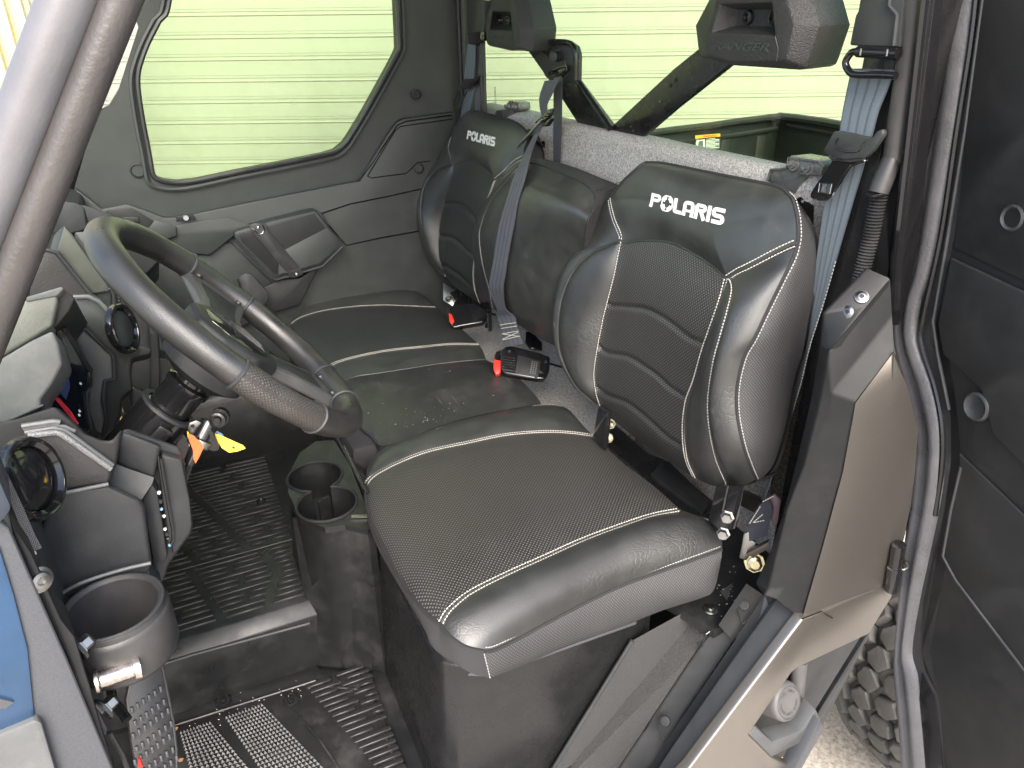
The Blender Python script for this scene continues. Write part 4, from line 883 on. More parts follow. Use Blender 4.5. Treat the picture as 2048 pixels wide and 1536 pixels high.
    for q in ((446, 1401), (582, 1400), (708, 1357)):
        lathe('floor_screw', at(*q, 'z', FZ+.006), (0, 0, 1), [(.016, 0), (.016, .003), (.0135, .004), (.012, .0005), (.007, .0005), (.006, .004), (.003, .0045), (.003, .001), (0, .001)], SATIN, fl, n=20)
    # crumbs and grit
    cr = []
    for i in range(34):
        u = random.random(); p = at(360+u*260+random.gauss(0, 10), 1448-u*84+random.gauss(6, 10), 'z', FZ+.008); s = random.uniform(.0005, .0014); cr.append(box_geo(p, s*random.uniform(1, 2), s, s*.7))
    vs, fs = join(cr); mk('floor_grit', vs, fs, INK_W, fl, kind='stuff')
    for q, lab in (((345, 1462), 'brown dry leaf at the front edge of the floor mat'), ((360, 1523), 'small brown leaf crumb at the bottom edge beside the pedal')):
        c = at(*q, 'z', FZ+.012); L = .011 if q[1] < 1500 else .007
        pts = [c+np.array((-L, -.001, 0)), c+np.array((-L*.3, -L*.35, .003)), c+np.array((L*.6, -L*.3, .001)), c+np.array((L, .002, .002)), c+np.array((L*.3, L*.4, .004)), c+np.array((-L*.5, L*.35, .001))]
        o = slab('dry_leaf', pts, (0, 0, .0008), mat('dry_leaf', (.36, .18, .08), .7), None); o['label'] = lab; o['category'] = 'leaf'
floor_parts()
def console():
    # block with two cup holders between tunnel and seats
    zt = -.05; pl = PZ(zt)
    top = [(577, 950), (576, 985), (600, 1035), (650, 1056), (690, 1050), (735, 1060), (748, 1050), (735, 1020), (700, 930), (668, 880), (632, 882), (600, 905)]
    P3 = poly(pl, top); c1, R1 = pl(630, 953), .0555; c2, R2 = pl(654, 1008), .0580
    def circ(c, R, n=40): return [c+np.array((R*math.cos(2*math.pi*k/n), R*math.sin(2*math.pi*k/n), 0)) for k in range(n)]
    # top plate with both openings
    bm = bmesh.new(); es = []
    # the two openings merge into one figure-eight outline
    A, B = circ(c1, R1, 72), circ(c2, R2, 72)
    A2 = [p for p in A if np.linalg.norm(p-c2) > R2+.001]; B2 = [p for p in B if np.linalg.norm(p-c1) > R1+.001]
    def roll(L, c):  # start right after the gap
        th = [math.atan2(p[1]-c[1], p[0]-c[0]) for p in L]; gaps = [((th[(i+1) % len(L)]-th[i]) % (2*math.pi)) for i in range(len(L))]; g = int(np.argmax(gaps)); return L[g+1:]+L[:g+1]
    eight = roll(A2, c1)+roll(B2, c2)
    blk = holed_slab('center_console', P3, eight, (0, 0, -.012), TUNNEL, CAR); blk['label'] = 'black console with two cup holders'
    # outer walls
    w0 = P3+[]; n = len(P3); low = [np.array((p[0]+(.0 if p[1] < .6 else .0), p[1], zt-.012)) for p in P3]
    bot = [np.array((q[0], q[1], FZ)) for q in P3]
    vs = low+bot; fs = [[i, (i+1) % n, n+(i+1) % n, n+i] for i in range(n)]
    mk('console_wall', vs, fs, TUNNEL, blk, ang=50)
    for c, R, L in ((c1, R1, A2), (c2, R2, B2)):
        LL = roll(L, c); m_ = len(LL); vs = LL+[np.array((c[0]+(p[0]-c[0])*.86, c[1]+(p[1]-c[1])*.86, zt-.085)) for p in LL]
        fs = [[i, i+1, m_+i+1, m_+i] for i in range(m_-1)]+[list(range(m_, 2*m_))]
        mk('cup_well', vs, fs, TUNNEL, blk, ang=50, recalc=False)
        tube('cup_rim', np.array(LL)+np.array((0, 0, .001)), .003, PLASTIC, blk, n=8)
    slab('cup_divider', [c1*.5+c2*.5+np.array(q) for q in ((-.012, -.004, -.02), (.014, .006, -.02), (.014, .006, -.085), (-.012, -.004, -.085))], (.003, -.006, 0), TUNNEL, blk, bevel=.002)
    lathe('cup_plate', (c2[0]+.004, c2[1], zt-.084), (0, 0, 1), [(0, .002), (.018, .002), (.02, 0)], GREYP, blk, n=24)
    # front apron of the console, reaching the seat base
    x0 = at(744, 1090, 'y', .42)[0]
    slab('console_apron', [at(640, 1110, 'z', -.10), at(748, 1075, 'z', -.085), (x0-.01, .415, FZ), (-.19, .452, FZ)], (.0, .03, 0), TUNNEL, blk, bevel=.004) if False else None
    a = at(628, 1330, 'z', FZ); b = at(744, 1343, 'z', FZ); t0 = at(585, 1035, 'z', -.085); t1 = at(745, 1076, 'z', -.085); t2 = at(650, 1075, 'z', -.085)
    mk('console_apron', [t0, t2, t1, b, a, at(575, 960, 'z', -.06), (-.19, .66, FZ)], [[0, 1, 2, 3, 4], [5, 0, 4, 6]], TUNNEL, blk, recalc=False, ang=20)
    s = mk('console_shelf', [t0, t2, t1, at(748, 1050, 'z', -.052), at(650, 1052, 'z', -.052), at(600, 1032, 'z', -.052)], [[0, 1, 4, 5], [1, 2, 3, 4]], PLASTIC, blk, recalc=False, ang=30)
    lathe('console_screw', at(726, 1215, 'y', .415), (0, -1, 0), [(0, .004), (.004, .004), (.005, 0)], SATIN, blk, n=12)
    slab('seat_latch', [at(703, 1030, 'z', -.045), at(734, 1028, 'z', -.045), at(734, 1033, 'z', -.045), at(703, 1034, 'z', -.045)], (0, 0, -.003), STEEL, blk)
    # side board between the console and the far seat
    slab('seat_front_board', [(-.035, .53, -.06), (-.035, 1.40, -.06), (-.02, 1.40, FZ), (-.045, .53, FZ)], (.02, 0, 0), TUNNEL, CAR, bevel=.004)
    tube('board_edge', [at(690, 893, 'x', -.045), at(735, 985, 'x', -.045)], .004, SATIN, blk, n=8)
    # dark box under the far dash with a paler top lip
    wl = PY(1.1)
    bx = slab('under_dash_box', poly(wl, [(330, 830), (427, 806), (503, 790), (560, 770), (600, 800), (650, 880), (578, 921), (395, 953), (340, 965)]), (0, .3, 0), TUNNEL, CAR, bevel=.008)
    slab('box_lip', poly(PY(1.092), [(360, 815), (427, 797), (505, 774), (505, 792), (427, 812), (360, 832)]), (0, .02, 0), HAZEPL, bx, bevel=.004)
    tube('box_foot', poly(PY(1.09), [(395, 957), (578, 925), (645, 886)]), .006, SATIN, bx, n=8)
console()
def seat_base():
    pts = [(-.062, .425, FZ), (-.062, .085, FZ), (-.052, .055, FZ), (-.03, .035, FZ), (.30, .030, FZ), (.36, .05, FZ), (.36, .44, FZ)]
    up = [np.array((p[0]+(.018 if p[0] < -.02 else 0), p[1]+.01, -.10)) for p in pts]
    n = len(pts); vs = [np.array(p) for p in pts]+up; fs = [[i, (i+1) % n, n+(i+1) % n, n+i] for i in range(n)]+[list(range(n, 2*n))]
    b = mk('seat_base', vs, fs, SATIN, CAR, bevel=.006, seg=3); b['label'] = 'glossy black box under the near seat'
    tube('base_seam', [at(762, 1395, 'x', -.0635), at(830, 1545, 'x', -.0635)], .0015, GLOSS, b, n=6)
    # grey textured slope between seat base and sill
    Y1 = PY(.02)
    L0 = [at(1265, 1281, 'y', .028), at(1105, 1540, 'y', .028)]
    L1 = [at(1440, 1200, 'y', .01), at(1380, 1325, 'y', -.01), at(1238, 1540, 'y', -.01)]
    vs = [at(1265, 1281, 'y', .025), at(1430, 1190, 'y', .04), at(1466, 1165, 'y', .04), at(1437, 1250, 'y', -.015), at(1405, 1290, 'y', -.02), at(1380, 1325, 'y', -.02), at(1236, 1542, 'y', -.02), at(1170, 1640, 'y', -.02), at(1050, 1640, 'y', .02), at(1105, 1540, 'y', .02)]
    s = mk('sill_inner', vs, [list(range(10))], PEBBLE, CAR, recalc=False, ang=25); s['label'] = 'textured inner sill beside the seat base'
    tube('sill_edge', [vs[0], vs[9]], .004, PLASTIC_G, s, n=8)
    vs2 = [at(1380, 1325, 'y', -.021), at(1405, 1290, 'y', -.021), at(1437, 1250, 'y', -.02), at(1466, 1281, 'y', -.04), at(1348, 1459, 'y', -.045), at(1300, 1540, 'y', -.045), at(1240, 1640, 'y', -.045), at(1170, 1640, 'y', -.021), at(1236, 1542, 'y', -.021)]
    mk('sill_plate', vs2, [list(range(9))], PLASTIC_G, s, recalc=False, ang=25)
    groove('panel_line', PY(-.0215), [(1437, 1250), (1412, 1268), (1405, 1290), (1380, 1325), (1236, 1542)], s, .0016)
    # black deck behind and beside the seat with grit and washers
    d = slab('seat_deck', [at(1180, 880, 'z', -.15), at(1250, 905, 'z', -.15), at(1560, 1030, 'z', -.15), at(1560, 1180, 'z', -.15), at(1430, 1260, 'z', -.15), at(1330, 1200, 'z', -.15), (.33, .1, -.15), (.40, .45, -.15)], (0, 0, -.02), TUNNEL, CAR); d['label'] = 'dusty black deck behind the near cushion'
    lathe('deck_washer', at(1421, 1219, 'z', -.148), (0, 0, 1), [(0, .006), (.005, .006), (.006, .003), (.012, .003), (.013, 0)], STEEL, d, n=18)
    cr = []
    for i in range(36):
        p = at(random.gauss(1440, 30), random.gauss(1170, 24), 'z', -.147); sz = random.uniform(.0007, .0018); cr.append(box_geo(p, sz*2, sz, sz))
    vs, fs = join(cr); mk('deck_grit', vs, fs, mat('sand_grit', (.26, .235, .20), .9), d, kind='stuff')
    # frame tube behind the cushion, with its raised clamp
    pz = PZ(-.075)
    tb = slab('seat_frame', [pz(1228, 842), pz(1300, 905), pz(1330, 915), pz(1430, 1000), pz(1425, 1040), pz(1362, 1025), pz(1300, 970), pz(1195, 880)], (0, 0, -.03), SATIN, CAR, bevel=.01, seg=3); tb['label'] = 'black steel seat frame behind the near cushion'
    sd_ = slab('frame_clamp', [pz(1300, 948, .012), pz(1326, 918, .012), pz(1340, 922, .012), pz(1420, 1000, .012), pz(1405, 1024, .012), pz(1318, 962, .012)], (0, 0, -.014), PLASTIC, tb, bevel=.005)
    for q in ((1221, 848), (1216, 876)):
        c = at(*q, 'z', -.045); lathe('frame_nut', c, (-.6, -.6, .5), [(0, .016), (.004, .016), (.004, .010), (.0085, .009), (.0085, 0), (.012, 0), (.012, -.004)], YZINC, tb, n=8, ang=20)
    slab('seat_strut', poly(PX(.43), [(1197, 812), (1215, 825), (1208, 900), (1186, 872)]), (.01, 0, 0), GLOSS, tb, bevel=.001)
    st = slab('seat_strut', poly(PX(.47), [(1432, 970), (1478, 972), (1462, 1060), (1440, 1062), (1416, 1040)]), (.012, 0, 0), GLOSS, tb, bevel=.001)
    tube('strut_edge', poly(PX(.468), [(1456, 972), (1446, 1022)]), .0016, STEEL, tb, n=6)
    for q in ((1455, 1033), (1447, 1066)):
        lathe('strut_bolt', at(*q, 'x', .455), (-.75, -.6, .25), [(0, .014), (.0075, .014), (.0085, .004), (.0115, .003), (.0115, 0)], STEEL, tb, n=6, ang=15)
    # rusty rail far down behind
    slab('rusty_rail', poly(PX(.60), [(1474, 984), (1530, 1010), (1535, 1040), (1476, 1010)]), (.02, 0, 0), DARKST, tb, bevel=.002)
    slab('rusty_bracket', poly(PX(.64), [(1595, 760), (1622, 730), (1640, 735), (1632, 772), (1600, 782)]), (.02, 0, 0), DARKST, tb, bevel=.003)
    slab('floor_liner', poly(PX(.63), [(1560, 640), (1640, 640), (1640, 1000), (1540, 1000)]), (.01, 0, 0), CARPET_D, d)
seat_base()
# ================================================================== steering wheel and column
WCEN = np.array((-.230, .228, .435)); WT = .742; WN = np.array((math.cos(WT), 0, math.sin(WT))); WR = .187
WA = np.cross(WN, (0, 1, 0)); WA /= np.linalg.norm(WA); WB = np.cross(WN, WA)      # WA points down/forward or up; WB sideways
if WA[2] < 0: WA = -WA
def wp(a, r=WR, h=0.0): return WCEN+r*(math.cos(a)*WA+math.sin(a)*np.array((0, 1., 0)))+WN*h     # a=0 top of wheel, +90 far side
def steering():
    th = np.linspace(0, 2*math.pi, 160, endpoint=False)
    lump = lambda a: .0182+.0008*math.cos(2*a)+.0004*math.sin(11*a)
    rim = tube('steering_wheel', [wp(a) for a in th], [lump(a) for a in th], mat('wheel_leather', (.024, .0235, .0225), .34, bump=.22, bscale=800, var=.2, rvar=.07, dust=.05, spec=.75), CAR, n=18, closed=True)
    rim['label'] = 'black leather wrapped steering wheel with three spokes'
    def find(px, py):
        best = min(np.linspace(0, 2*math.pi, 720), key=lambda a: (lambda q: (q[0]-px)**2+(q[1]-py)**2)(project(wp(a)))); return best
    for q in ((482, 738), (632, 822), (372, 535), (490, 615), (655, 745), (704, 800)):
        a = find(*q); c = wp(a); t = wp(a+.01)-wp(a-.01); t /= np.linalg.norm(t)
        x, y, z = basis(t); tube('grip_ring', [c+(lump(a)+.0006)*(x*math.cos(k)+y*math.sin(k)) for k in np.linspace(0, 2*math.pi, 32, endpoint=False)], .0022, PLASTIC_G, rim, n=6, closed=True)
    # textured grip sections
    GR = mat('wheel_grip_texture', (.034, .031, .029), .45, bump=.5, tex=dots(.0032, .24, (.075, .068, .062), rot=True), rvar=.05, dust=.06)
    def grip(a0, a1):
        A = np.linspace(a0, a1, 40); path = [wp(a) for a in A]; vs, fs = tube_geo(path, [lump(a)+.0004 for a in A], 20, cap=False)
        uv = [(k/20*2*math.pi*.0165, i*WR*abs(a1-a0)/39) for i in range(40) for k in range(20)]
        mk('grip_section', vs, fs, GR, rim, uv=uv, recalc=False)
    a0, a1 = find(482, 738), find(632, 822)
    if abs(a1-a0) < math.pi: grip(a0, a1)
    b0, b1 = find(490, 615), find(520, 640)
    # hub and spokes
    hub = WCEN - WN*.045
    lathe('wheel_hub', hub-WN*.025, WN, [(0, .062), (.040, .060), (.054, .050), (.060, .03), (.058, .0), (.04, -.012), (0, -.012)], PLASTIC, rim, n=36)
    def spoke(a, w0, w1, name='spoke'):
        e = wp(a, WR-.012, -.002); s = wp(a, .035, -.014); d_ = (e-s); side = np.cross(d_, WN); side /= np.linalg.norm(side)
        m1 = wp(a, .10, -.008)
        P_ = [s-side*w0/2, m1-side*w0*.45, e-side*w1/2, e+side*w1/2, m1+side*w0*.45, s+side*w0/2]
        slab(name, P_, -WN*.018, SPOKE, rim, bevel=.005, seg=3)
        P2 = [s-side*w0*.30+WN*.001, m1-side*w0*.28+WN*.001, e-side*w1*.30-d_*.18+WN*.001, e+side*w1*.30-d_*.18+WN*.001, m1+side*w0*.28+WN*.001, s+side*w0*.30+WN*.001]
        slab('spoke_inlay', P2, -WN*.003, PLASTIC, rim, bevel=.001)
        for k in (-1, 1): lathe('spoke_screw', e+side*k*w1*.33-d_*.06+WN*.002, WN, [(0, .003), (.004, .003), (.006, 0)], DARKSCREW, rim, n=12)
    angs = [find(432, 574), find(682, 773)]
    spoke(angs[0], .075, .105); spoke(angs[1], .060, .072); spoke(find(330, 640)+.0, .045, .05) if False else None
    # centre pad with its dark emblem plate
    pc = WCEN-WN*.004; dx = WA; dy = np.array((0, 1., 0))
    pts = [pc+dx*.055-dy*.035, pc+dx*.062+dy*.02, pc+dx*.03+dy*.058, pc-dx*.03+dy*.06, pc-dx*.065+dy*.03, pc-dx*.068-dy*.03, pc-dx*.03-dy*.058, pc+dx*.02-dy*.055]
    slab('hub_pad', pts, -WN*.03, PLASTIC, rim, bevel=.008, seg=3)
    slab('emblem_plate', [pc+(p-pc)*.70+WN*.0015 for p in pts], -WN*.002, GLOSS, rim, bevel=.001)
    Wd, Q = word_strokes(); vs, fs = [], []
    for q in Q:
        k = len(vs)
        for (u, v) in q: vs.append(pc+WN*.003+dy*((u/Wd-.5)*.062)+dx*((v-.5)*.010))
        fs.append([k, k+1, k+2, k+3])
    mk('emblem_lettering', vs, fs, CHROME, rim, recalc=False)
    # column
    c0 = WCEN-WN*.062
    lathe('steering_column', c0, -WN, [(0, 0), (.022, 0), (.022, .03), (.030, .032), (.030, .04), (.027, .044), (.027, .075), (.036, .078), (.036, .24), (.030, .25), (0, .25)], GLOSS, CAR, n=28)['label'] = 'gloss black steering column'
    colm = [o for o in CAR.children if o.name.startswith('steering_column')][0]
    lathe('column_ring', c0-WN*.074, -WN, [(.030, 0), (.0375, 0), (.0378, .004), (.036, .005)], PLASTIC_G, colm, n=28)
    s0 = c0-WN*.085; dn = np.cross(WN, (0, 1, 0)); dn = dn/np.linalg.norm(dn)
    if dn[2] > 0: dn = -dn
    sy = np.array((0, 1., 0))
    slab('column_bracket', [s0-sy*.016+dn*.02-WN*.0, s0+dn*.05-sy*.016-WN*.012, s0+dn*.075-sy*.016-WN*.045, s0+dn*.07-sy*.016-WN*.075, s0+dn*.02-sy*.016-WN*.12], sy*.032, GLOSS, colm, bevel=.004)
    slab('column_channel', [s0-sy*.034-WN*.0+dn*.012, s0-sy*.034-WN*.13+dn*.012, s0-sy*.034-WN*.13-dn*.008, s0-sy*.034-dn*.008], -sy*.010, SATIN, colm, bevel=.003)
    tube('column_slot', [s0-sy*.045-WN*.02, s0-sy*.046-WN*.05], .004, STEEL, colm, n=8)
    pv = at(438, 836, 'y', .17)
    lathe('tilt_pivot', pv, (-.3, -1, .2), [(0, .012), (.004, .012), (.005, .008), (.0075, .008), (.0075, .012), (.010, .011), (.010, 0), (.012, 0), (.012, -.01)], SATIN, colm, n=18)
    # ignition barrel with key
    i0 = at(408, 868, 'y', .17); i1 = at(384, 915, 'y', .16); ia = i1-i0; ia /= np.linalg.norm(ia)
    lathe('ignition_barrel', i0-ia*.018, ia, [(0, 0), (.011, 0), (.012, .004), (.012, .024), (.0145, .026), (.0145, .034), (.011, .036), (.009, .038), (.007, .06), (0, .06)], GLOSS, colm, n=20)
    lathe('barrel_ring', i0-ia*.018, ia, [(.0122, .0245), (.0150, .026), (.0150, .034), (.0122, .036)], STEEL, colm, n=20)
    tube('column_rod', [i1, at(360, 985, 'y', .15)], .0045, SATIN, colm, n=8)
    # key with tags hanging from it
    kp = at(420, 875, 'y', .165); key = thing('ignition_key', 'ignition key with yellow, orange and blue tags hanging under the steering column', 'key', kp)
    pk = PY(.160)
    slab('key_head', poly(pk, [(413, 862), (421, 857), (428, 866), (440, 893), (437, 902), (428, 905), (416, 900), (408, 886), (414, 880)]), (0, .008, 0), GLOSS, key, bevel=.002)
    slab('key_plate', poly(PY(.172), [(379, 846), (393, 841), (404, 846), (408, 856), (398, 872), (380, 868), (375, 858)]), (0, .002, 0), STEEL, key, bevel=.0006)
    lathe('plate_hole', at(385, 852, 'y', .1715), (0, -1, 0), [(0, .0006), (.0024, .0006), (.0024, 0)], INK_K, key, n=12)
    py_ = PL(at(445, 880, 'y', .165), (-.25, -1, .45))
    yt = slab('key_tag', poly(py_, [(427, 866), (446, 873), (486, 891), (491, 897), (474, 903), (458, 905), (444, 896)]), (0, .0012, 0), YELLOW, key); yt['label'] = 'yellow printed tag'
    g = []
    for k in range(4):
        for i in range(5):
            if (i+k) % 4 == 3: continue
            a = np.array((440+i*6+k*1.5, 876+i*2.6+k*5.)); g.append(prism([py_(a[0], a[1], .0003), py_(a[0]+4.5, a[1]+1.9, .0003), py_(a[0]+4.5, a[1]+3.2, .0003), py_(a[0], a[1]+1.3, .0003)], (0, -.0002, 0)))
    vs, fs = join(g); mk('tag_print', vs, fs, mat('tag_print_ink', (.35, .22, .02), .6), yt, recalc=False)
    lathe('tag_hole', py_(467, 895, .0004), py_.n, [(0, .0003), (.0018, .0003), (.0018, 0)], INK_K, yt, n=10)
    po = PY(.150)
    o_ = slab('key_tag', poly(po, [(376, 868), (385, 870), (402, 886), (407, 895), (398, 915), (391, 927), (387, 918), (386, 900), (378, 880)]), (0, .0012, 0), ORANGE, key); o_['label'] = 'orange tag'
    b_ = slab('key_tag', poly(PY(.178), [(428, 861), (436, 863), (446, 869), (447, 874), (438, 874)]), (0, .0012, 0), BLUETAG, key); b_['label'] = 'pale blue tag'
    slab('key_tag', poly(PY(.179), [(374, 862), (378, 866), (382, 900), (379, 900)]), (0, .001, 0), YELLOW, key)['label'] = 'narrow yellow tag edge'
steering()
# ================================================================== lettering from the built-in font, mapped on a quad
def word(name, body, tl, tr, br, bl, material, parent, lift=(0, 0, 0), shear=0.0, thick=None):
    fo = bpy.data.curves.new('t', 'FONT'); fo.body = body; fo.size = 1; fo.offset = .02; to = bpy.data.objects.new('t', fo)
    me = bpy.data.meshes.new_from_object(to); bpy.data.objects.remove(to)
    v = np.array([q.co for q in me.vertices]); v[:, 0] += shear*v[:, 1]; mn, mx_ = v.min(0), v.max(0); u = (v[:, 0]-mn[0])/(mx_[0]-mn[0]); t = (v[:, 1]-mn[1])/(mx_[1]-mn[1])
    P = np.outer((1-u)*(1-t), bl)+np.outer(u*(1-t), br)+np.outer(u*t, tr)+np.outer((1-u)*t, tl)+np.asarray(lift)
    fs = [list(p.vertices) for p in me.polygons]; bpy.data.meshes.remove(me)
    if thick is not None:
        n = len(P); P = np.vstack([P, P+np.asarray(thick)])
        cnt = {}
        for f in fs:
            for a, b in zip(f, f[1:]+f[:1]): cnt[(min(a, b), max(a, b))] = cnt.get((min(a, b), max(a, b)), 0)+1
        fs = fs+[[i+n for i in f[::-1]] for f in fs]+[[a, b, b+n, a+n] for (a, b), c in cnt.items() if c == 1]
    return mk(name, P, fs, material, parent, ang=20)
# ================================================================== head rests and their V frame
def headrests():
    pl = PX(.67)
    f = slab('headrest_frame', poly(pl, [(1062, 40), (1092, 82), (1155, 160), (1224, 252), (1348, 137), (1400, 95), (1470, 122), (1440, 146), (1348, 219), (1310, 252), (1268, 288), (1232, 280), (1210, 272), (1165, 262), (1120, 192), (1058, 105), (1040, 70)]), (.012, 0, 0), SATIN, CAR, bevel=.002)
    f['label'] = 'black V shaped steel head rest frame'
    tube('frame_edge', poly(PX(.664), [(1066, 44), (1096, 84), (1155, 160), (1222, 258)]), .008, SATIN, f, n=10)
    tube('frame_edge', poly(PX(.668), [(1226, 268), (1240, 290)]), .004, PLASTIC_G, f, n=8)
    for q in ((1340, 172), (1351, 160), (1262, 253), (1267, 261), (1320, 203)):
        r = .0045 if q[0] > 1330 else .002
        lathe('frame_hole', at(*q, 'x', .6695), (-1, 0, 0), [(0, .0012), (r, .0012), (r, 0)], INK_K if q[0] > 1330 else STEEL, f, n=12)
    pb = PX(.655)
    bp = slab('belt_bracket', poly(pb, [(1060, 100), (1086, 88), (1094, 80), (1138, 82), (1153, 92), (1158, 110), (1157, 162), (1147, 168), (1112, 160), (1092, 156)]), (.010, 0, 0), PLASTIC_D, f, bevel=.003)
    tube('bracket_roll', catmull(np.array(poly(PX(.650), [(1090, 84), (1130, 84), (1147, 92), (1152, 110), (1152, 160)])), 50), .0065, SATIN, f, n=10)
    lathe('bracket_bolt', at(1117, 113, 'x', .652), (-.9, -.4, 0), [(0, .024), (.008, .024), (.012, .022), (.012, 0), (.016, 0), (.016, -.004)], PLASTIC_G, f, n=18)
    tube('bracket_cable', catmull(np.array(poly(PX(.651), [(1086, 98), (1088, 106), (1096, 112), (1101, 120)])), 20), .0016, INK_K, f, n=6)
    def rest(outer, front, pocket, pback, quad, label, Xf, Xm, Xb, div):
        O = poly(PX(Xm), outer); Fq = poly(PX(Xf), front); B = [np.array((Xb, p[1]*.96+np.mean([q[1] for q in O])*.04, p[2]*.96+np.mean([q[2] for q in O])*.04)) for p in O]
        hole = poly(PX(Xf), pocket)
        vs, fs = loop_fill(Fq, hole); n0 = len(vs); n = len(O); nh = len(hole)
        vs = vs+O+B; o0, b0 = n0, n0+n
        for i in range(n):
            j = (i+1) % n; fs += [[i, j, o0+j, o0+i], [o0+i, o0+j, b0+j, b0+i]]
        fs.append([b0+i for i in range(n)])
        k = len(vs); vs += poly(PX(Xf+.030), pback)
        for i in range(nh): j = (i+1) % nh; fs.append([n+i, n+j, k+j, k+i])
        fs.append([k+i for i in range(nh)])
        h = mk('headrest', vs, fs, PEBBLE, CAR, bevel=.0035, seg=3, ang=30, weld=1e-6); h['label'] = label
        for q in [((pback[0][0]*.72+pback[1][0]*.28), (pback[0][1]+pback[3][1])/2), ((pback[0][0]*.12+pback[1][0]*.88), (pback[1][1]+pback[2][1])/2)]:
            lathe('headrest_screw', at(*q, 'x', Xf+.029), (-1, 0, 0), [(0, .003), (.004, .002), (.006, .006), (.0095, .005), (.011, 0)], SATIN, h, n=18)
        tl, tr, br, bl = [at(*q, 'x', Xf-.0002) for q in quad]
        word('lettering', 'RANGER', tl, tr, br, bl, PLASTIC_D, h, thick=(-.0010, 0, 0), shear=.25)
        tube('mould_line', poly(PX(Xf-.0002), div), .0006, INK_K, h, n=5)
        return h
    rest([(1391, 51), (1418, 0), (1440, -40), (1500, -48), (1590, -42), (1612, -30), (1626, 0), (1640, 51), (1618, 120), (1612, 135), (1601, 140), (1455, 130), (1401, 114), (1396, 95)],
         [(1418, 60), (1433, 0), (1450, -30), (1505, -36), (1560, -34), (1566, -28), (1573, 0), (1587, 48), (1574, 112), (1570, 119), (1562, 122), (1460, 124), (1417, 112), (1412, 94)],
         [(1440, 8), (1544, 5), (1550, 72), (1423, 66)], [(1474, 18), (1560, 18), (1562, 54), (1472, 52)], [(1430, 83), (1541, 86), (1536, 104), (1426, 100)], 'near black head rest with embossed word and recessed pocket', .575, .600, .665, [(1550, 72), (1556, 97), (1553, 124)])
    rest([(968, 55), (972, 29), (981, 0), (990, -30), (1020, -38), (1045, -30), (1056, 0), (1069, 57), (1065, 104), (1040, 101), (1024, 102), (978, 92), (973, 84)],
         [(971, 55), (975, 29), (984, 2), (993, -24), (1014, -30), (1022, -24), (1028, 0), (1038, 55), (1040, 95), (1036, 98), (1024, 99), (980, 89), (975, 81)],
         [(985, 22), (1021, 24), (1025, 62), (979, 60)], [(996, 30), (1022, 31), (1024, 50), (994, 50)], [(985, 70), (1026, 72), (1024, 82), (983, 80)], 'far black head rest with embossed word beside the far pillar', .575, .600, .665, [(1025, 62), (1028, 80), (1029, 97)])
headrests()
# ================================================================== seat belts
def belt(name, L, R, material, parent, thick=.0012, n=70, label=None, kind=None):
    A, B = catmull(np.array(L), n), catmull(np.array(R), n); K = 7; vs, uv = [], []
    s = np.concatenate([[0], np.cumsum(np.linalg.norm(np.diff(A, axis=0), axis=1))])
    t = np.gradient((A+B)/2, axis=0); nr = np.cross(B-A, t); nr /= np.linalg.norm(nr, axis=1)[:, None]+1e-9
    for side in (1, -1):
        for i in range(n):
            for k in range(K): vs.append(A[i]+(B[i]-A[i])*k/(K-1)+nr[i]*side*thick/2); uv.append((k/(K-1), s[i]))
    fs = grid_faces(K, n); o = n*K; fs = fs+[[i+o for i in f[::-1]] for f in fs]
    for i in range(n-1):
        for k in (0, K-1): a, b = i*K+k, (i+1)*K+k; fs.append([a, b, b+o, a+o])
    return mk(name, vs, fs, material, parent, uv=uv, ang=40, label=label, kind=kind)
def pts(pl, q): return [pl(p[0], p[1], p[2] if len(p) > 2 else 0) for p in q]
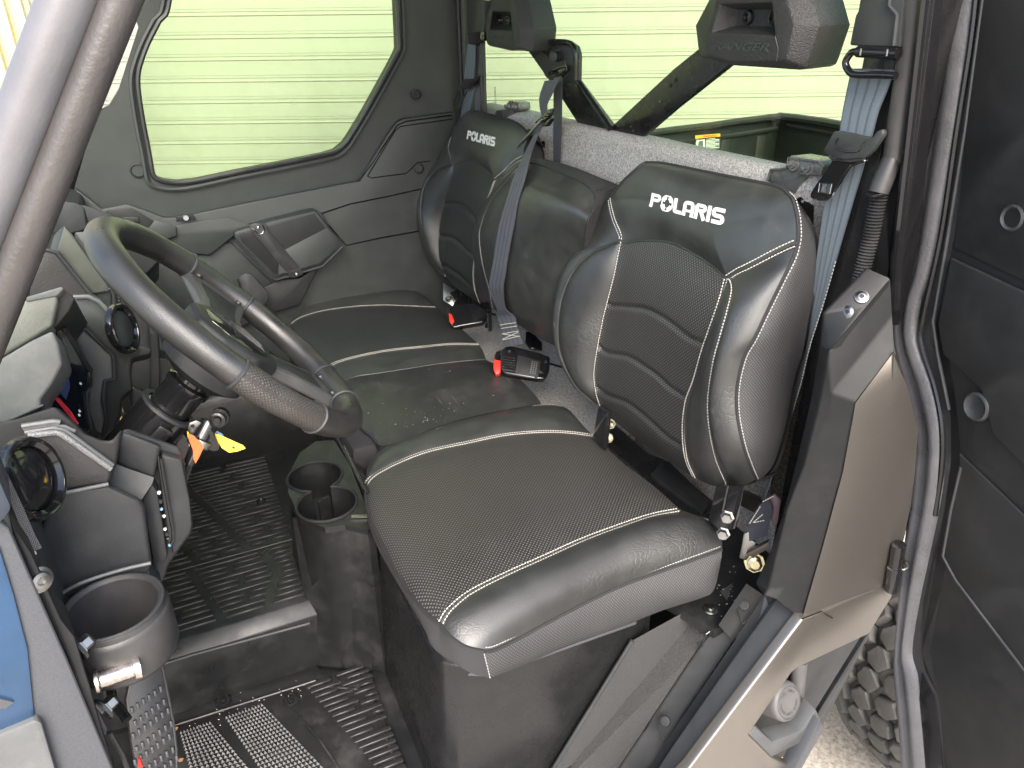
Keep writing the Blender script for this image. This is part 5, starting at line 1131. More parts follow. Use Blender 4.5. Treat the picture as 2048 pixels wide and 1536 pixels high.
def belts():
    p6 = PX(.60)
    # near belt: cover, guide loop, two runs and tongue
    root = slab('seat_belt', poly(PX(.585), [(1719, -30), (1719, 0), (1715, 23), (1710, 31), (1698, 91), (1797, 95), (1808, 0), (1812, -30)]), (.03, 0, 0), PLASTIC_D, CAR, bevel=.004); root['label'] = 'near blue grey belt hanging from its guide loop by the open door'
    tube('cover_edge', poly(PX(.5835), [(1781, -10), (1779, 12), (1795, 30), (1788, 92)]), .0035, PLASTIC_G, root, n=8)
    g = np.array(poly(PX(.585), [(1797, 106), (1760, 105), (1712, 103), (1699, 110), (1691, 126), (1698, 142), (1712, 149), (1760, 150), (1792, 152)]))
    tube('belt_guide', catmull(g, 80), .0048, GLOSS, root, n=12)
    tube('guide_sleeve', [at(1716, 103, 'x', .585), at(1797, 107, 'x', .585)], .0072, GLOSS, root, n=12)
    for x in (1722, 1775): tube('sleeve_ring', [at(x, 97+ (x-1722)*.03, 'x', .577), at(x-2, 111+(x-1722)*.03, 'x', .577)], .0012, STEEL, root, n=6)
    belt('webbing', pts(p6, [(1703, 137, .008), (1695, 175), (1685, 225), (1678, 275)]), pts(p6, [(1789, 140, .008), (1775, 180), (1757, 225), (1742, 283)]), BELT, root)
    belt('webbing', pts(PX(.612), [(1672, 292), (1658, 345), (1648, 410), (1633, 520), (1621, 613), (1594, 746), (1567, 869), (1519, 1006), (1503, 1042)]), pts(PX(.612), [(1735, 300), (1727, 335), (1710, 393), (1673, 520), (1649, 603), (1621, 691), (1601, 773), (1574, 862), (1527, 1006), (1512, 1040)]), BELT, root)
    belt('webbing', pts(PX(.632), [(1770, 150), (1745, 260), (1722, 345), (1690, 480), (1660, 600), (1638, 700)]), pts(PX(.632), [(1792, 150), (1772, 260), (1762, 330), (1742, 450), (1714, 560), (1672, 700)]), BELT_N, root)
    e = np.array(pts(PX(.611), [(1673, 520), (1649, 603), (1621, 691), (1601, 773), (1574, 862), (1527, 1006), (1497, 1060)])); stitching('edge_stitching', root, [(catmull(e, 90), np.array((-1., 0, 0)), 0, {'pitch': .006, 'ln': .0035, 'r': .0006})], THREAD)
    pt = PX(.592)
    slab('tongue_cover', poly(pt, [(1666, 263), (1678, 262), (1743, 276), (1752, 262), (1764, 258), (1766, 270), (1744, 302), (1728, 317), (1690, 320), (1657, 313), (1645, 302)]), (.010, 0, 0), PLASTIC_D, root, bevel=.003)
    tube('tongue_groove', catmull(np.array(poly(PX(.5915), [(1676, 276), (1672, 292), (1690, 303), (1716, 302), (1728, 290), (1731, 282)])), 30), .0012, GLOSS, root, n=6)
    outer = poly(pt, [(1668, 317), (1650, 345), (1632, 369), (1621, 388), (1622, 396), (1634, 399), (1653, 401), (1661, 396), (1669, 383), (1700, 334), (1738, 319), (1700, 321)]); inner = poly(pt, [(1643, 367), (1663, 369), (1658, 387), (1638, 385)])
    holed_slab('tongue_plate', outer, inner, (.003, 0, 0), GLOSS, root)
    tube('tongue_rim', poly(PX(.5915), [(1669, 384), (1700, 333), (1735, 321)]), .0014, CHROME, root, n=6); tube('tongue_rim', poly(PX(.5915), [(1634, 400), (1655, 402), (1663, 396), (1669, 384)]), .0012, CHROME, root, n=6)
    tube('tongue_rim', poly(PX(.5915), [(1658, 312), (1664, 319), (1700, 322), (1728, 319)]), .0016, STEEL, root, n=6)
    tube('tongue_slot', poly(PX(.5915), [(1640, 366), (1664, 368), (1660, 387), (1637, 385)]), .0010, CHROME, root, n=6, closed=True)
    # lower anchor
    pa = PL(at(1515, 1060, 'x', .53), (-.8, -.6, .1))
    belt('webbing', pts(pa, [(1520, 1008), (1505, 1030), (1497, 1046), (1499, 1082)]), pts(pa, [(1540, 1000), (1545, 1020), (1540, 1040), (1535, 1070)]), BELT_N, root, thick=.004, n=20)
    slab('anchor_sleeve', poly(PL(at(1515, 1060, 'x', .535), (-.8, -.6, .1)), [(1524, 1003), (1549, 989), (1561, 1001), (1556, 1040), (1550, 1062), (1541, 1036), (1533, 1015)]), (.004, .004, 0), PURPLE, root, bevel=.001)
    stitching('anchor_stitching', root, [(np.array(pts(pa, a)), np.array((-.8, -.6, .1)), 0, {'pitch': .0045, 'ln': .003, 'r': .0007, 'lift': .004}) for a in ([(1527, 1026), (1507, 1043), (1532, 1038)], [(1522, 1010), (1500, 1045)], [(1525, 1002), (1550, 989)])], THREAD)
    slab('anchor_plate', poly(pa, [(1487, 1068), (1497, 1064), (1504, 1082), (1512, 1086), (1500, 1112), (1492, 1122), (1478, 1116)]), (.004, .003, 0), STEEL, root, bevel=.0015)
    slab('anchor_bar', poly(PL(at(1515, 1060, 'x', .522), (-.8, -.6, .1)), [(1491, 1108), (1536, 1085), (1540, 1096), (1506, 1116)]), (.01, .008, 0), DARKST, root, bevel=.002)
    lathe('anchor_nut', at(1509, 1126, 'x', .53), (-.5, -.6, .3), [(0, .012), (.008, .012), (.013, .010), (.013, 0), (.018, 0), (.018, -.004)], YZINC, root, n=8, ang=20)
    # middle belt
    mb = [(1104, 160, -.055), (1092, 190, -.052), (1087, 212, -.048), (1090, 235, -.04), (1078, 258, -.015), (1058, 302, .03), (1039, 355, .065), (1024, 404, .082), (1012, 455, .088), (1000, 525, .086), (997, 545, .084), (993, 578, .074), (1003, 618, .045), (1012, 634, .03), (1019, 655, .035), (1029, 690, .05)]
    hw = [15, 13, 8, 7, 5, 7, 13, 13, 16, 15, 16, 15, 9, 18, 17, 20]
    L = [SEATPL(x-w_*.96, y+w_*.12, d-.002) for (x, y, d), w_ in zip(mb, hw)]; R = [SEATPL(x+w_*.96, y-w_*.12, d) for (x, y, d), w_ in zip(mb, hw)]
    m_ = belt('seat_belt', L, R, BELT_D, CAR, n=140); m_['label'] = 'grey striped belt lying across the middle seat back'
    belt('webbing', pts(PX(.635), [(1108, 155), (1107, 230), (1107, 326)]), pts(PX(.635), [(1124, 155), (1124, 230), (1120, 326)]), BELT_D, m_)
    tube('belt_guide', catmull(np.array(poly(PX(.640), [(1099, 152), (1102, 143), (1130, 132), (1134, 138), (1128, 150), (1116, 156)])), 40, closed=False), .003, GLOSS, m_, n=8)
    slab('guide_block', poly(PX(.642), [(1104, 140), (1124, 130), (1132, 134), (1128, 146), (1102, 152)]), (.008, 0, 0), GLOSS, m_, bevel=.002)
    tube('guide_wire', poly(PX(.638), [(1122, 100), (1132, 128), (1134, 140), (1122, 154)]), .0014, CHROME, m_, n=6)
    pm = lambda x, y: SEATPL(x, y, .0)
    slab('tongue_cover', [pm(1068, 246), pm(1097, 218), (pm(1104, 216)), pm(1101, 230), pm(1086, 244), pm(1078, 248)], SN*-.008, GLOSS, m_, bevel=.002)
    for k in range(3): tube('tongue_rib', [pm(1084+k*6, 240-k*6)+SN*.003, pm(1092+k*4.5, 237-k*6)+SN*.003], .0012, STEEL, m_, n=6)
    tube('tongue_plate', [pm(1085, 241)+SN*.002, pm(1062, 267)+SN*.002, pm(1042, 289)+SN*.002, pm(1036, 296)+SN*.002], [.0042, .0040, .0036, .0016], CHROME, m_, n=12)
    slab('tongue_cover', [pm(1090, 243), pm(1103, 233), pm(1103, 238), pm(1092, 252), pm(1084, 253)], SN*-.01, GLOSS, m_, bevel=.002)
    z = [np.array([SEATPL(*q) for q in a]) for a in ([(1001, 650, .038), (1034, 645, .038)], [(1003, 657, .039), (1036, 652, .039)], [(1004, 668, .042), (1038, 662, .042)], [(1007, 680, .047), (1041, 672, .047)], [(1006, 679, .047), (1038, 664, .043)], [(1006, 668, .043), (1041, 673, .047)])]
    stitching('belt_stitching', m_, [(a, SN, 0, {'pitch': .0042, 'ln': .003, 'r': .0007, 'lift': .002}) for a in z]+[(np.array([SEATPL(x, y-6, .038), SEATPL(x+1, y+3, .038)]), SN, 0, {'pitch': .02, 'ln': .006, 'r': .0006, 'lift': .002}) for x, y in [(1002+4*i, 650-i*.6) for i in range(9)]], THREAD)
    # far belt
    r = slab('seat_belt', poly(PX(.578), [(934, 66), (966, 62), (966, 82), (950, 92), (936, 88)]), (.012, 0, 0), GLOSS, CAR, bevel=.004); r['label'] = 'far belt hanging on the rear pillar of the closed door'
    belt('webbing', pts(PX(.575), [(936, 88), (932, 120), (928, 157)]), pts(PX(.575), [(951, 90), (950, 125), (947, 158)]), BELT, r, n=30)
    belt('webbing', pts(PX(.582), [(934, 165), (929, 191), (921, 236), (918, 262)]), pts(PX(.582), [(951, 165), (947, 187), (940, 224), (938, 250)]), BELT, r, n=30)
    belt('webbing', pts(PX(.588), [(952, 92), (951, 150), (950, 226)]), pts(PX(.588), [(961, 92), (961, 150), (960, 222)]), BELT_D, r, n=30)
    slab('tongue_cover', poly(PX(.571), [(928, 158), (947, 157), (955, 149), (958, 152), (952, 168), (935, 180), (919, 176)]), (.008, 0, 0), GLOSS, r, bevel=.002)
    tube('tongue_plate', poly(PX(.570), [(919, 176), (912, 195), (907, 211), (911, 219), (917, 216), (926, 198), (936, 178)]), .0022, STEEL, r, n=8)
    # buckles
    def buckle(c, poly_, red, label, fins=None, plate=None, stalk=None):
        pl = PL(at(c[0], c[1], 'z', c[2]), (-.25, -.55, .8)); nrm = pl.n
        b = slab('belt_buckle', poly(pl, poly_), -nrm*.022, GLOSS, CAR, bevel=.005, seg=3); b['label'] = label
        slab('release_button', poly(pl, red, .0015), -nrm*.016, RED, b, bevel=.002)
        if stalk: tube('buckle_stalk', [pl(*q) for q in stalk], .007, SATIN, b, n=10, flat=.4)
        if fins:
            for (a0, a1) in fins: tube('fin', [pl(*a0, .001), pl(*a1, .001)], .0011, CHROME, b, n=6)
        if plate:
            p = slab('back_plate', poly(pl, plate, .0012), -nrm*.002, PLASTIC, b, bevel=.0006)
            A, B, C_, D = [pl(*q, .0018) for q in plate]
            Q = lambda u, v: A*(1-u)*(1-v)+B*u*(1-v)+C_*u*v+D*(1-u)*v
            g = []
            for i in range(3):
                for j in range(7):
                    u0, v0 = .62+.1*i, .12+.11*j; g.append(prism([Q(u0, v0), Q(u0+.06, v0), Q(u0+.06, v0+.07), Q(u0, v0+.07)], nrm*.0004))
            vs, fs = join(g); mk('plate_text', vs, fs, INK_G, p)
            for q in ((1019, 703), (1091, 724), (1072, 754)): lathe('buckle_screw', pl(*q, .001), nrm, [(0, .0008), (.0024, .0006), (.0034, .0014), (.004, 0)], PLASTIC_G, b, n=12)
        return b
    buckle((935, 630, .035), [(895, 613), (914, 608), (949, 605), (968, 615), (975, 637), (966, 645), (923, 652), (906, 656), (897, 643)], [(897, 626), (904, 628), (909, 643), (903, 649), (899, 642)], 'far belt buckle with red button on the bench', stalk=[(968, 622), (992, 630)])
    buckle((1045, 725, .035), [(1001, 700), (1012, 692), (1024, 691), (1080, 705), (1100, 713), (1099, 739), (1090, 758), (1073, 758), (1008, 747), (1000, 735)], [(987, 718), (1001, 721), (1001, 745), (992, 749), (987, 738)], 'near belt buckle with ribbed end and red button at the bench gap',
           fins=[((1006+.0*i-.9*i*.2, 713+5*i), (1031-.4*i, 717+5*i)) for i in range(6)], plate=[(1036, 710), (1082, 722), (1076, 755), (1030, 747)], stalk=[(1098, 727), (1150, 742)])
    pl = PL(at(1000, 710, 'z', .03), (-.25, -.55, .8)); slab('buckle_head', poly(pl, [(988, 712), (992, 702), (1006, 698), (1006, 750), (994, 752)]), -pl.n*.02, GLOSS, CAR.children[-1] if False else [o for o in CAR.children if o.name.startswith('belt_buckle')][-1], bevel=.004)
    pl2 = PL(at(1065, 685, 'z', .02), (-.25, -.55, .8)); bb = slab('buckle_bracket', poly(pl2, [(1052, 662), (1066, 664), (1084, 684), (1085, 700), (1060, 696), (1050, 685)]), -pl2.n*.01, GLOSS, CAR, bevel=.003)
    pl3 = PL(at(905, 590, 'z', .0), (-.4, -.6, .7)); a = slab('buckle_bracket', poly(pl3, [(886, 565), (905, 577), (923, 587), (912, 600), (905, 612), (886, 600)]), -pl3.n*.006, STEEL, CAR, bevel=.001)
    lathe('bracket_bolt', pl3(897, 598, .002), pl3.n, [(0, .010), (.006, .010), (.008, .004), (.011, .002), (.011, 0)], YZINC, a, n=10); slab('bracket_arm', poly(pl3, [(898, 585), (916, 578), (921, 588), (908, 606)], .006), -pl3.n*.008, GLOSS, a, bevel=.002)
belts()
# ================================================================== near side: pillar, cover, outer panels, filler, wheel
def near_side():
    p = PY(-.03)
    t = tube('rear_post', [p(1838, -60), p(1826, 60), p(1806, 200), p(1788, 322)], .0150, mat('grey_tube_paint', (.06, .058, .056), .40, rvar=.05, bump=.1), CAR, n=20); t['label'] = 'round steel post beside the near belt'
    tube('post_boot', [p(1784, 318), p(1770, 350), p(1757, 385)], [.0128, .0140, .0132], RUBBER, t, n=14)
    path = catmull(np.array([p(1762, 372), p(1752, 420), p(1742, 470), p(1727, 530), p(1716, 575)]), 130)
    r = [.0098+.0022*math.cos(i*2*math.pi/4.0) for i in range(130)]
    tube('wire_conduit', path, r, RUBBER, CAR, n=14)['label'] = 'corrugated cable conduit beside the near belt'
    tube('cable_tie', catmull(np.array([p(1733, 388, .0), p(1745, 393, .012), p(1765, 390, .012), p(1778, 384, 0)]), 20), .0022, GLOSS, t, n=6)
    q = PY(.0)
    slab('post_carpet', poly(PY(.03), [(1742, 470), (1760, 400), (1786, 380), (1770, 520), (1740, 525)]), (0, .01, 0), CARPET, CAR)
    slab('rear_pillar', [(.62, -.01, -.10), (.74, -.01, -.10), (.74, .05, -.10), (.62, .05, -.10)], (0, 0, 1.3), SATIN, CAR, bevel=.004)['label'] = 'near rear cab pillar behind the belt'
    # dark glossy frame strips right of the post
    for (x0, x1, r_, mt) in ((1848, 1795, .006, GLOSS), (1858, 1801, .005, SATIN), (1867, 1806, .004, GLOSS)):
        tube('frame_strip', [PY(-.055)(x0+8, -50), PY(-.055)(x0, 0), PY(-.055)((x0+x1)/2-2, 260), PY(-.055)(x1-5, 520), PY(-.055)(x1-10, 620)], r_, mt, t, n=8)
    slab('frame_face', poly(PY(-.045), [(1852, -40), (1890, -40), (1835, 520), (1800, 650), (1766, 650), (1778, 525), (1793, 400), (1806, 320), (1838, 60)]), (0, .03, 0), GLOSS, t)
    # folded plastic cover over the sill and pillar
    R0 = [(1731, 536), (1645, 626), (1640, 695), (1622, 800), (1592, 930), (1566, 1030), (1540, 1105), (1512, 1165), (1527, 1189)]
    Rm = [(1780, 557), (1735, 610), (1657, 703), (1639, 800), (1608, 927), (1573, 1020), (1550, 1117), (1537, 1176), (1527, 1189)]
    R2 = [(1784, 632), (1730, 701), (1662, 787), (1656, 842), (1632, 934), (1604, 1023), (1580, 1114), (1566, 1176), (1553, 1197)]
    R3 = [(1787, 702), (1755, 745), (1710, 804), (1705, 842), (1686, 944), (1667, 1020), (1645, 1096), (1612, 1216), (1604, 1238)]
    y = [-.075, -.105, -.118, -.140]; rows = [[PY(y[k])(*q) for q in rr] for k, rr in enumerate((R0, Rm, R2, R3))]
    rows = [[rows[0][i]+(rows[0][i]-CAM)/np.linalg.norm(rows[0][i]-CAM)*.05 for i in range(9)]]+rows
    vs = [a for rr in rows for a in rr]; fs = [[k*9+i, k*9+i+1, (k+1)*9+i+1, (k+1)*9+i] for k in range(4) for i in range(8)]
    n = len(vs); c_in = np.array((.02, .05, -.0))
    cv = mk('pillar_cover', vs, fs, COVER, CAR, bevel=.0035, seg=3, ang=40); cv['label'] = 'folded black plastic cover with two screws on the pillar'
    # upper tab of the cover: a thicker end with its own outer face
    slab('cover_tab', [PY(-.1065)(1780, 559), PY(-.108)(1779, 600), PY(-.111)(1763, 650), PY(-.1095)(1700, 690), PY(-.1065)(1661, 700)], (0.01, .02, -.008), COVER, cv, bevel=.002)
    nn = np.cross(rows[2][1]-rows[1][1], rows[1][2]-rows[1][1]); nn /= np.linalg.norm(nn)
    if nn@(CAM-rows[1][1]) < 0: nn = -nn
    for s in ((1723, 594), (1695, 624)):
        h = surface_hit([cv], *s); c = h[0]; nn = h[1]
        lathe('cover_screw', c, nn, [(0, .001), (.002, .001), (.003, .003), (.0055, .003), (.0068, .002), (.0090, .0016), (.0094, 0)], DARKSCREW, cv, n=24)
        lathe('screw_socket', c+nn*.0011, nn, [(0, .0006), (.0030, .0006), (.0030, 0)], GLOSS, cv, n=6)
    # bronze outer panel
    L = np.array([PY(-.142)(*q) for q in [(1604, 1238), (1645, 1096), (1686, 944), (1705, 842), (1711, 806), (1755, 747), (1788, 704)]]); Rr = np.array([PY(-.150)(*q) for q in [(1782, 1164), (1806, 1079), (1822, 1011), (1830, 944), (1836, 859), (1815, 773), (1790, 706)]])
    up = patch('outer_panel', np.vstack([L[0], PY(-.145)(1642, 1223), Rr[0]]), np.vstack([L[-1], Rr[-1]]), L, Rr, BRONZE, CAR, .010, nrm=(0, -1, 0), uvf=uv_side); up['label'] = 'satin bronze panel behind the door opening'
    slab('panel_backing', [PY(-.125)(*q) for q in [(1604, 1238), (1705, 842), (1711, 806), (1788, 704), (1836, 859), (1825, 1011), (1782, 1175)]], (0, .02, 0), PLASTIC, up)
    P1 = [(1604, 1240), (1642, 1225), (1779, 1166), (1786, 1192), (1738, 1269), (1596, 1336), (1584, 1346), (1540, 1408), (1498, 1469), (1543, 1514), (1606, 1545), (1590, 1640), (1280, 1640), (1379, 1538)]
    lo = slab('outer_panel', poly(PY(-.150), P1), (0, .02, 0), BRONZE, CAR, bevel=.004, seg=3); lo['label'] = 'satin bronze lower panel round the filler recess'
    tube('panel_gap', poly(PY(-.152), [(1604, 1238), (1642, 1223), (1665, 1236)]), .0012, GLOSS, lo, n=6)
    # sill step: dark channel and top strip in a grey lightened to look lit
    S0 = [(1493, 1166), (1437, 1250), (1466, 1282), (1348, 1459), (1240, 1640)]
    C0 = [(1529, 1190), (1468, 1284), (1348, 1460), (1230, 1640)]; C1 = [(1553, 1199), (1480, 1300), (1350, 1486), (1250, 1640)]; C2 = [(1606, 1239), (1530, 1340), (1380, 1536), (1300, 1640)]
    a0 = [PY(-.055)(*q) for q in C0]; a1 = [PY(-.085)(*q) for q in C1]; a2 = [PY(-.148)(*q) for q in C2]
    vs = a0+[(p+np.array((0, -.012, -.012))) for p in a0]+a1+a2; n = 4; fs = [[k*n+i, k*n+i+1, (k+1)*n+i+1, (k+1)*n+i] for k in range(3) for i in range(3)]
    sl = mk('sill_step', vs, fs, SILLG, CAR, bevel=.002, ang=40); sl['label'] = 'grey black sill step with push pins'
    mk('sill_channel', [p+np.array((0, 0, .0005)) for p in a0]+[PY(-.07)(*q) for q in C1], [[i, i+1, 4+i+1, 4+i] for i in range(3)], COVER, sl, recalc=False)
    mk('sill_flange', [PY(-.04)(*q) for q in ((1493, 1167), (1437, 1250), (1466, 1282), (1529, 1192))], [[0, 1, 2, 3]], PLASTIC_G, sl, recalc=False)
    for i, q in enumerate(((1488, 1210), (1330, 1442))):
        c = at(*q, 'y', -.043 if i == 0 else -.047); nn = (-.55, -.45, .7)
        lathe('push_pin', c, nn, [(0, .003), (.0055, .003), (.0055, .0045), (.0085, .004), (.0095, 0)], COVER, sl, n=18)
        tube('pin_recess', [at(q[0]-13, q[1]+8, 'y', -.044), at(q[0]-3, q[1]+38, 'y', -.046), at(q[0]+10, q[1]+26, 'y', -.046)], .0012, PLASTIC_G, sl, n=5)
    # filler recess and cap
    rc = mk('filler_recess', [PY(-.085)(*q) for q in [(1740, 1262), (1590, 1330), (1490, 1469), (1543, 1520), (1620, 1500), (1650, 1440), (1706, 1336)]], [list(range(7))], PLASTIC_G, CAR, recalc=False); rc['label'] = 'recess holding the round fuel cap'
    slab('recess_lip', [PY(-.150)(*q) for q in [(1498, 1469), (1543, 1514), (1612, 1480), (1642, 1440), (1632, 1420), (1602, 1462), (1545, 1484), (1512, 1455)]], (0, .03, 0), SILLG, rc, bevel=.0012)
    slab('recess_edge', [PY(-.140)(*q) for q in [(1642, 1440), (1740, 1270), (1734, 1269), (1635, 1428)]], (0.006, .012, -.006), PLASTIC_G, rc, bevel=.003)
    slab('step_edge', [PY(-.165)(*q) for q in [(1640, 1441), (1650, 1456), (1600, 1545), (1560, 1640), (1530, 1640), (1590, 1540)]], (0, .03, 0), GREYP, rc, bevel=.003)
    ax_ = np.array((.12, -.90, .42)); c = at(1577, 1405, 'y', -.128); 
    capm = mat('grey_cap_plastic', (.105, .103, .104), .5, bump=.3, bscale=900)
    cap = lathe('fuel_cap', c, ax_, [(0, .0), (.0262, .0), (.0268, -.0014), (.0280, -.0014), (.0287, .0008), (.0323, -.001), (.0347, -.005), (.0353, -.014), (.0353, -.045), (.0, -.045)], capm, rc, n=48)
    xx, yy, zz = basis(ax_)
    def ring_text(body, a_mid, span, r0, flip):
        g = []; mes = []
        for i, ch in enumerate(body):
            if ch == ' ': continue
            f_ = (i+.5)/len(body)-.5; a = math.radians(a_mid + (f_*span if flip else -f_*span))
            fo = bpy.data.curves.new('t', 'FONT'); fo.body = ch; fo.size = .0068; fo.align_x = 'CENTER'; to = bpy.data.objects.new('t', fo); me = bpy.data.meshes.new_from_object(to); bpy.data.objects.remove(to)
            rad = xx*math.cos(a)+yy*math.sin(a); tan = -xx*math.sin(a)+yy*math.cos(a)
            X, Y = (-tan, rad) if not flip else (tan, -rad)
            vs = [c+rad*r0+X*v.co.x+Y*(v.co.y-.002)+zz*.0006 for v in me.vertices]; mes.append((vs, [list(p.vertices) for p in me.polygons])); bpy.data.meshes.remove(me)
        return mes
    # "up" on the cap as the camera sees it
    upv = CU - (CU@zz)*zz; a_up = math.degrees(math.atan2(upv@yy, upv@xx))
    vs, fs = join(ring_text('FUEL ONLY', a_up+8, 110, .0200, False)+ring_text('TIGHTEN UNTIL CLICKS', a_up+180, 190, .0200, True)); mk('cap_text', vs, fs, mat('cap_text_shade', (.045, .045, .045), .5), rc, recalc=False)
    tube('filler_neck', [at(1600, 1320, 'y', -.095), at(1596, 1352, 'y', -.098), at(1592, 1392, 'y', -.100)], .0135, capm, rc, n=18)
near_side()
def rear_wheel():
    C = np.array((1.33, .0, -.68)); R = .322; w0, w1 = -.115, .135
    prof = [(.20, w0+.01), (.255, w0-.006), (.295, w0+.004), (R-.008, w0+.03), (R, (w0+w1)/2), (R-.008, w1-.03), (.295, w1-.004), (.2, w1)]
    rt = lathe('rear_tyre', C, (0, 1, 0), prof, TYRE, CAR, n=72); rt['label'] = 'dusty chunky off road rear tyre behind the open door'
    lathe('wheel_rim', C, (0, 1, 0), [(.0, w0+.05), (.19, w0+.05), (.205, w0+.012), (.205, w1-.01)], SATIN, rt, n=48)
    # tread block: chamfered hexagon, shared mesh
    hexa = [(-.029, -.016), (-.014, -.031), (.019, -.029), (.033, -.008), (.024, .027), (-.015, .030)]
    vs, fs = prism([np.array((a, b, 0)) for a, b in hexa], (0, 0, .022)); vs = [np.array((v[0]*(1 if v[2] < .01 else .86), v[1]*(1 if v[2] < .01 else .86), v[2])) for v in vs]
    src = mk('tread_block', vs, fs, TYRE, rt, bevel=.003, seg=2); NB_ = 34
    first = True
    for k in range(NB_):
        th = 2*math.pi*k/NB_
        for j, yy in enumerate((-.088, -.030, .032, .092)):
            a = th+(math.pi/NB_ if j % 2 else 0)
            nrm = np.array((math.cos(a), 0, math.sin(a))); tan = np.array((-math.sin(a), 0, math.cos(a)))
            if j in (0, 3): nrm = nrm+np.array((0, -.45 if j == 0 else .45, 0)); nrm /= np.linalg.norm(nrm)
            sd_ = np.cross(nrm, tan); p = C+np.array((0, yy, 0))+np.array((math.cos(a), 0, math.sin(a)))*(R-(.012 if j in (0, 3) else .004))+nrm*.008
            sg = 1 if j < 2 else -1
            M = Matrix(((tan[0], sd_[0], nrm[0]), (tan[1], sd_[1], nrm[1]), (tan[2], sd_[2], nrm[2]))) @ Matrix.Rotation(sg*.5+.2*math.sin(k*2.1), 3, 'Z')
            if first: o = src; place(o, rt, V(p)); first = False
            else: o = inst(src, rt, p)
            o.rotation_euler = M.to_euler(); o.scale = (1.12 if j in (0, 3) else 1.0,)*2+(1,)
rear_wheel()
def open_door():
    H = np.array((.70, -.16, 0)); a = math.radians(80); dv = np.array((-math.cos(a), -math.sin(a), 0)); n = np.cross(dv, (0, 0, 1)); n = n if n@(CAM-H) > 0 else -n
    pl = PL(H, n)
    edge = [(1990, -80), (1967, 0), (1936, 260), (1902, 500), (1868, 640), (1862, 690), (1884, 770), (1897, 830), (1898, 920), (1884, 1020), (1862, 1110), (1842, 1200), (1838, 1300), (1846, 1340), (1872, 1390), (1888, 1536), (1895, 1680)]
    P_ = poly(pl, edge)
    far = [P_[-1]+dv*.7-np.array((0, 0, .0)), P_[0]+dv*.7]
    d = slab('driver_door', P_+far, -n*.05, PLASTIC, CAR, bevel=.004); d['label'] = 'open near door seen from inside at the right edge'
    # perimeter seal: one soft wide band with shallow ridges
    LE = [(1892, -80), (1871, 0), (1842, 220), (1806, 525), (1792, 602), (1789, 680), (1809, 773), (1830, 859), (1826, 944), (1820, 1020), (1806, 1113), (1799, 1199), (1792, 1312), (1789, 1353), (1796, 1438), (1803, 1536), (1808, 1640)]
    RE = [(1975, -80), (1960, 0), (1922, 260), (1871, 525), (1845, 602), (1840, 680), (1874, 773), (1891, 859), (1892, 944), (1881, 1020), (1861, 1113), (1842, 1199), (1826, 1300), (1838, 1353), (1848, 1438), (1856, 1536), (1862, 1640)]
    A_, B_ = catmull(np.array(poly(pl, LE)), 160), catmull(np.array(poly(pl, RE)), 160)
    H_ = [-.006, .004, .0085, .0075, .0045, .0060, .0095, .0085, .003, -.004]; K = len(H_); rng = np.random.RandomState(4)
    wob = np.convolve(rng.randn(200), np.ones(12)/12, 'same')[:160]*.0012
    vs = [A_[i]+(B_[i]-A_[i])*k/(K-1)+n*(H_[k]*1.15+wob[i]*(.3+.7*(k % 3)/2)+.002) for i in range(160) for k in range(K)]
    mk('door_seal', vs, grid_faces(K, 160), SEAL, d, recalc=False, ang=180)
    slab('seal_backing', list(poly(pl, LE[::2]))+list(poly(pl, [(x+34, y) for x, y in RE[::-2]])), -n*.012, RUBBER, d)
    tube('door_rim', catmull(np.array(poly(pl, [(1960, -60), (1945, 80), (1915, 270), (1885, 470), (1848, 640), (1846, 690), (1872, 775), (1886, 850), (1886, 930), (1872, 1030)])), 120)+n*.002, .0045, SATIN, d, n=8)
    e1 = [(1864, 510), (1843, 637), (1850, 685), (1881, 767), (1896, 828)]; e2 = [(1968, -20), (1930, 260), (1891, 500), (1866, 643), (1876, 712), (1898, 820)]; e3 = [(1907, 514), (1881, 647), (1891, 708), (1967, 777), (1977, 808), (1990, 866), (2048, 924), (2120, 990)]
    tube('door_bead', poly(pl, e2, .002), .0028, PLASTIC_G, d, n=8)
    e3p = poly(pl, e3); slab('door_trim', [pl(1907, 514), pl(1881, 647), pl(1891, 708), pl(1967, 777), pl(1977, 808), pl(1990, 866), pl(2048, 924), pl(2150, 1012), pl(2150, 626), pl(2048, 580)], n*.006, PLASTIC, d, bevel=.004, seg=3)
    slab('door_pocket', [pl(1922, 905), pl(1922, 934), pl(1902, 1020), pl(1885, 1113), pl(1912, 1161), pl(2048, 1340), pl(2150, 1470), pl(2150, 1130), pl(2048, 1026)], n*.004, PLASTIC, d, bevel=.003, seg=3)
    tube('pocket_edge', poly(pl, [(1922, 934), (1902, 1020), (1886, 1112), (1912, 1161), (2048, 1340), (2150, 1470)], .004), .0026, PLASTIC_G, d, n=8)
    slab('door_lower', [pl(1846, 1345), pl(1872, 1392), pl(1888, 1536), pl(1895, 1680), pl(1850, 1680), pl(1830, 1500)], n*.002, GLOSS, d)
    slab('upper_trim', [pl(1967, -60), pl(1950, 120), pl(1912, 495), pl(2048, 560), pl(2150, 606), pl(2150, -60)], n*.003, PLASTIC, d, bevel=.003)
    for (x, y, r) in ((2023, 436, .014), (1951, 814, .017)):
        lathe('screw_recess', pl(x, y, .004 if y < 500 else .007), n, [(r*1.25, -.003), (r*1.2, .0005), (r*1.05, .002), (r*.8, -.002), (r*.45, -.004), (0, -.004)], PLASTIC_G, d, n=28)
    lathe('door_hinge', at(1782, 1180, 'y', -.16), at(1806, 1045, 'y', -.16)-at(1782, 1180, 'y', -.16), [(0, 0), (.010, 0), (.0115, .002), (.0115, .048), (.0125, .049), (.0125, .052), (.0105, .053), (.0105, .100), (.006, .102), (0, .102)], GLOSS, d, n=20)
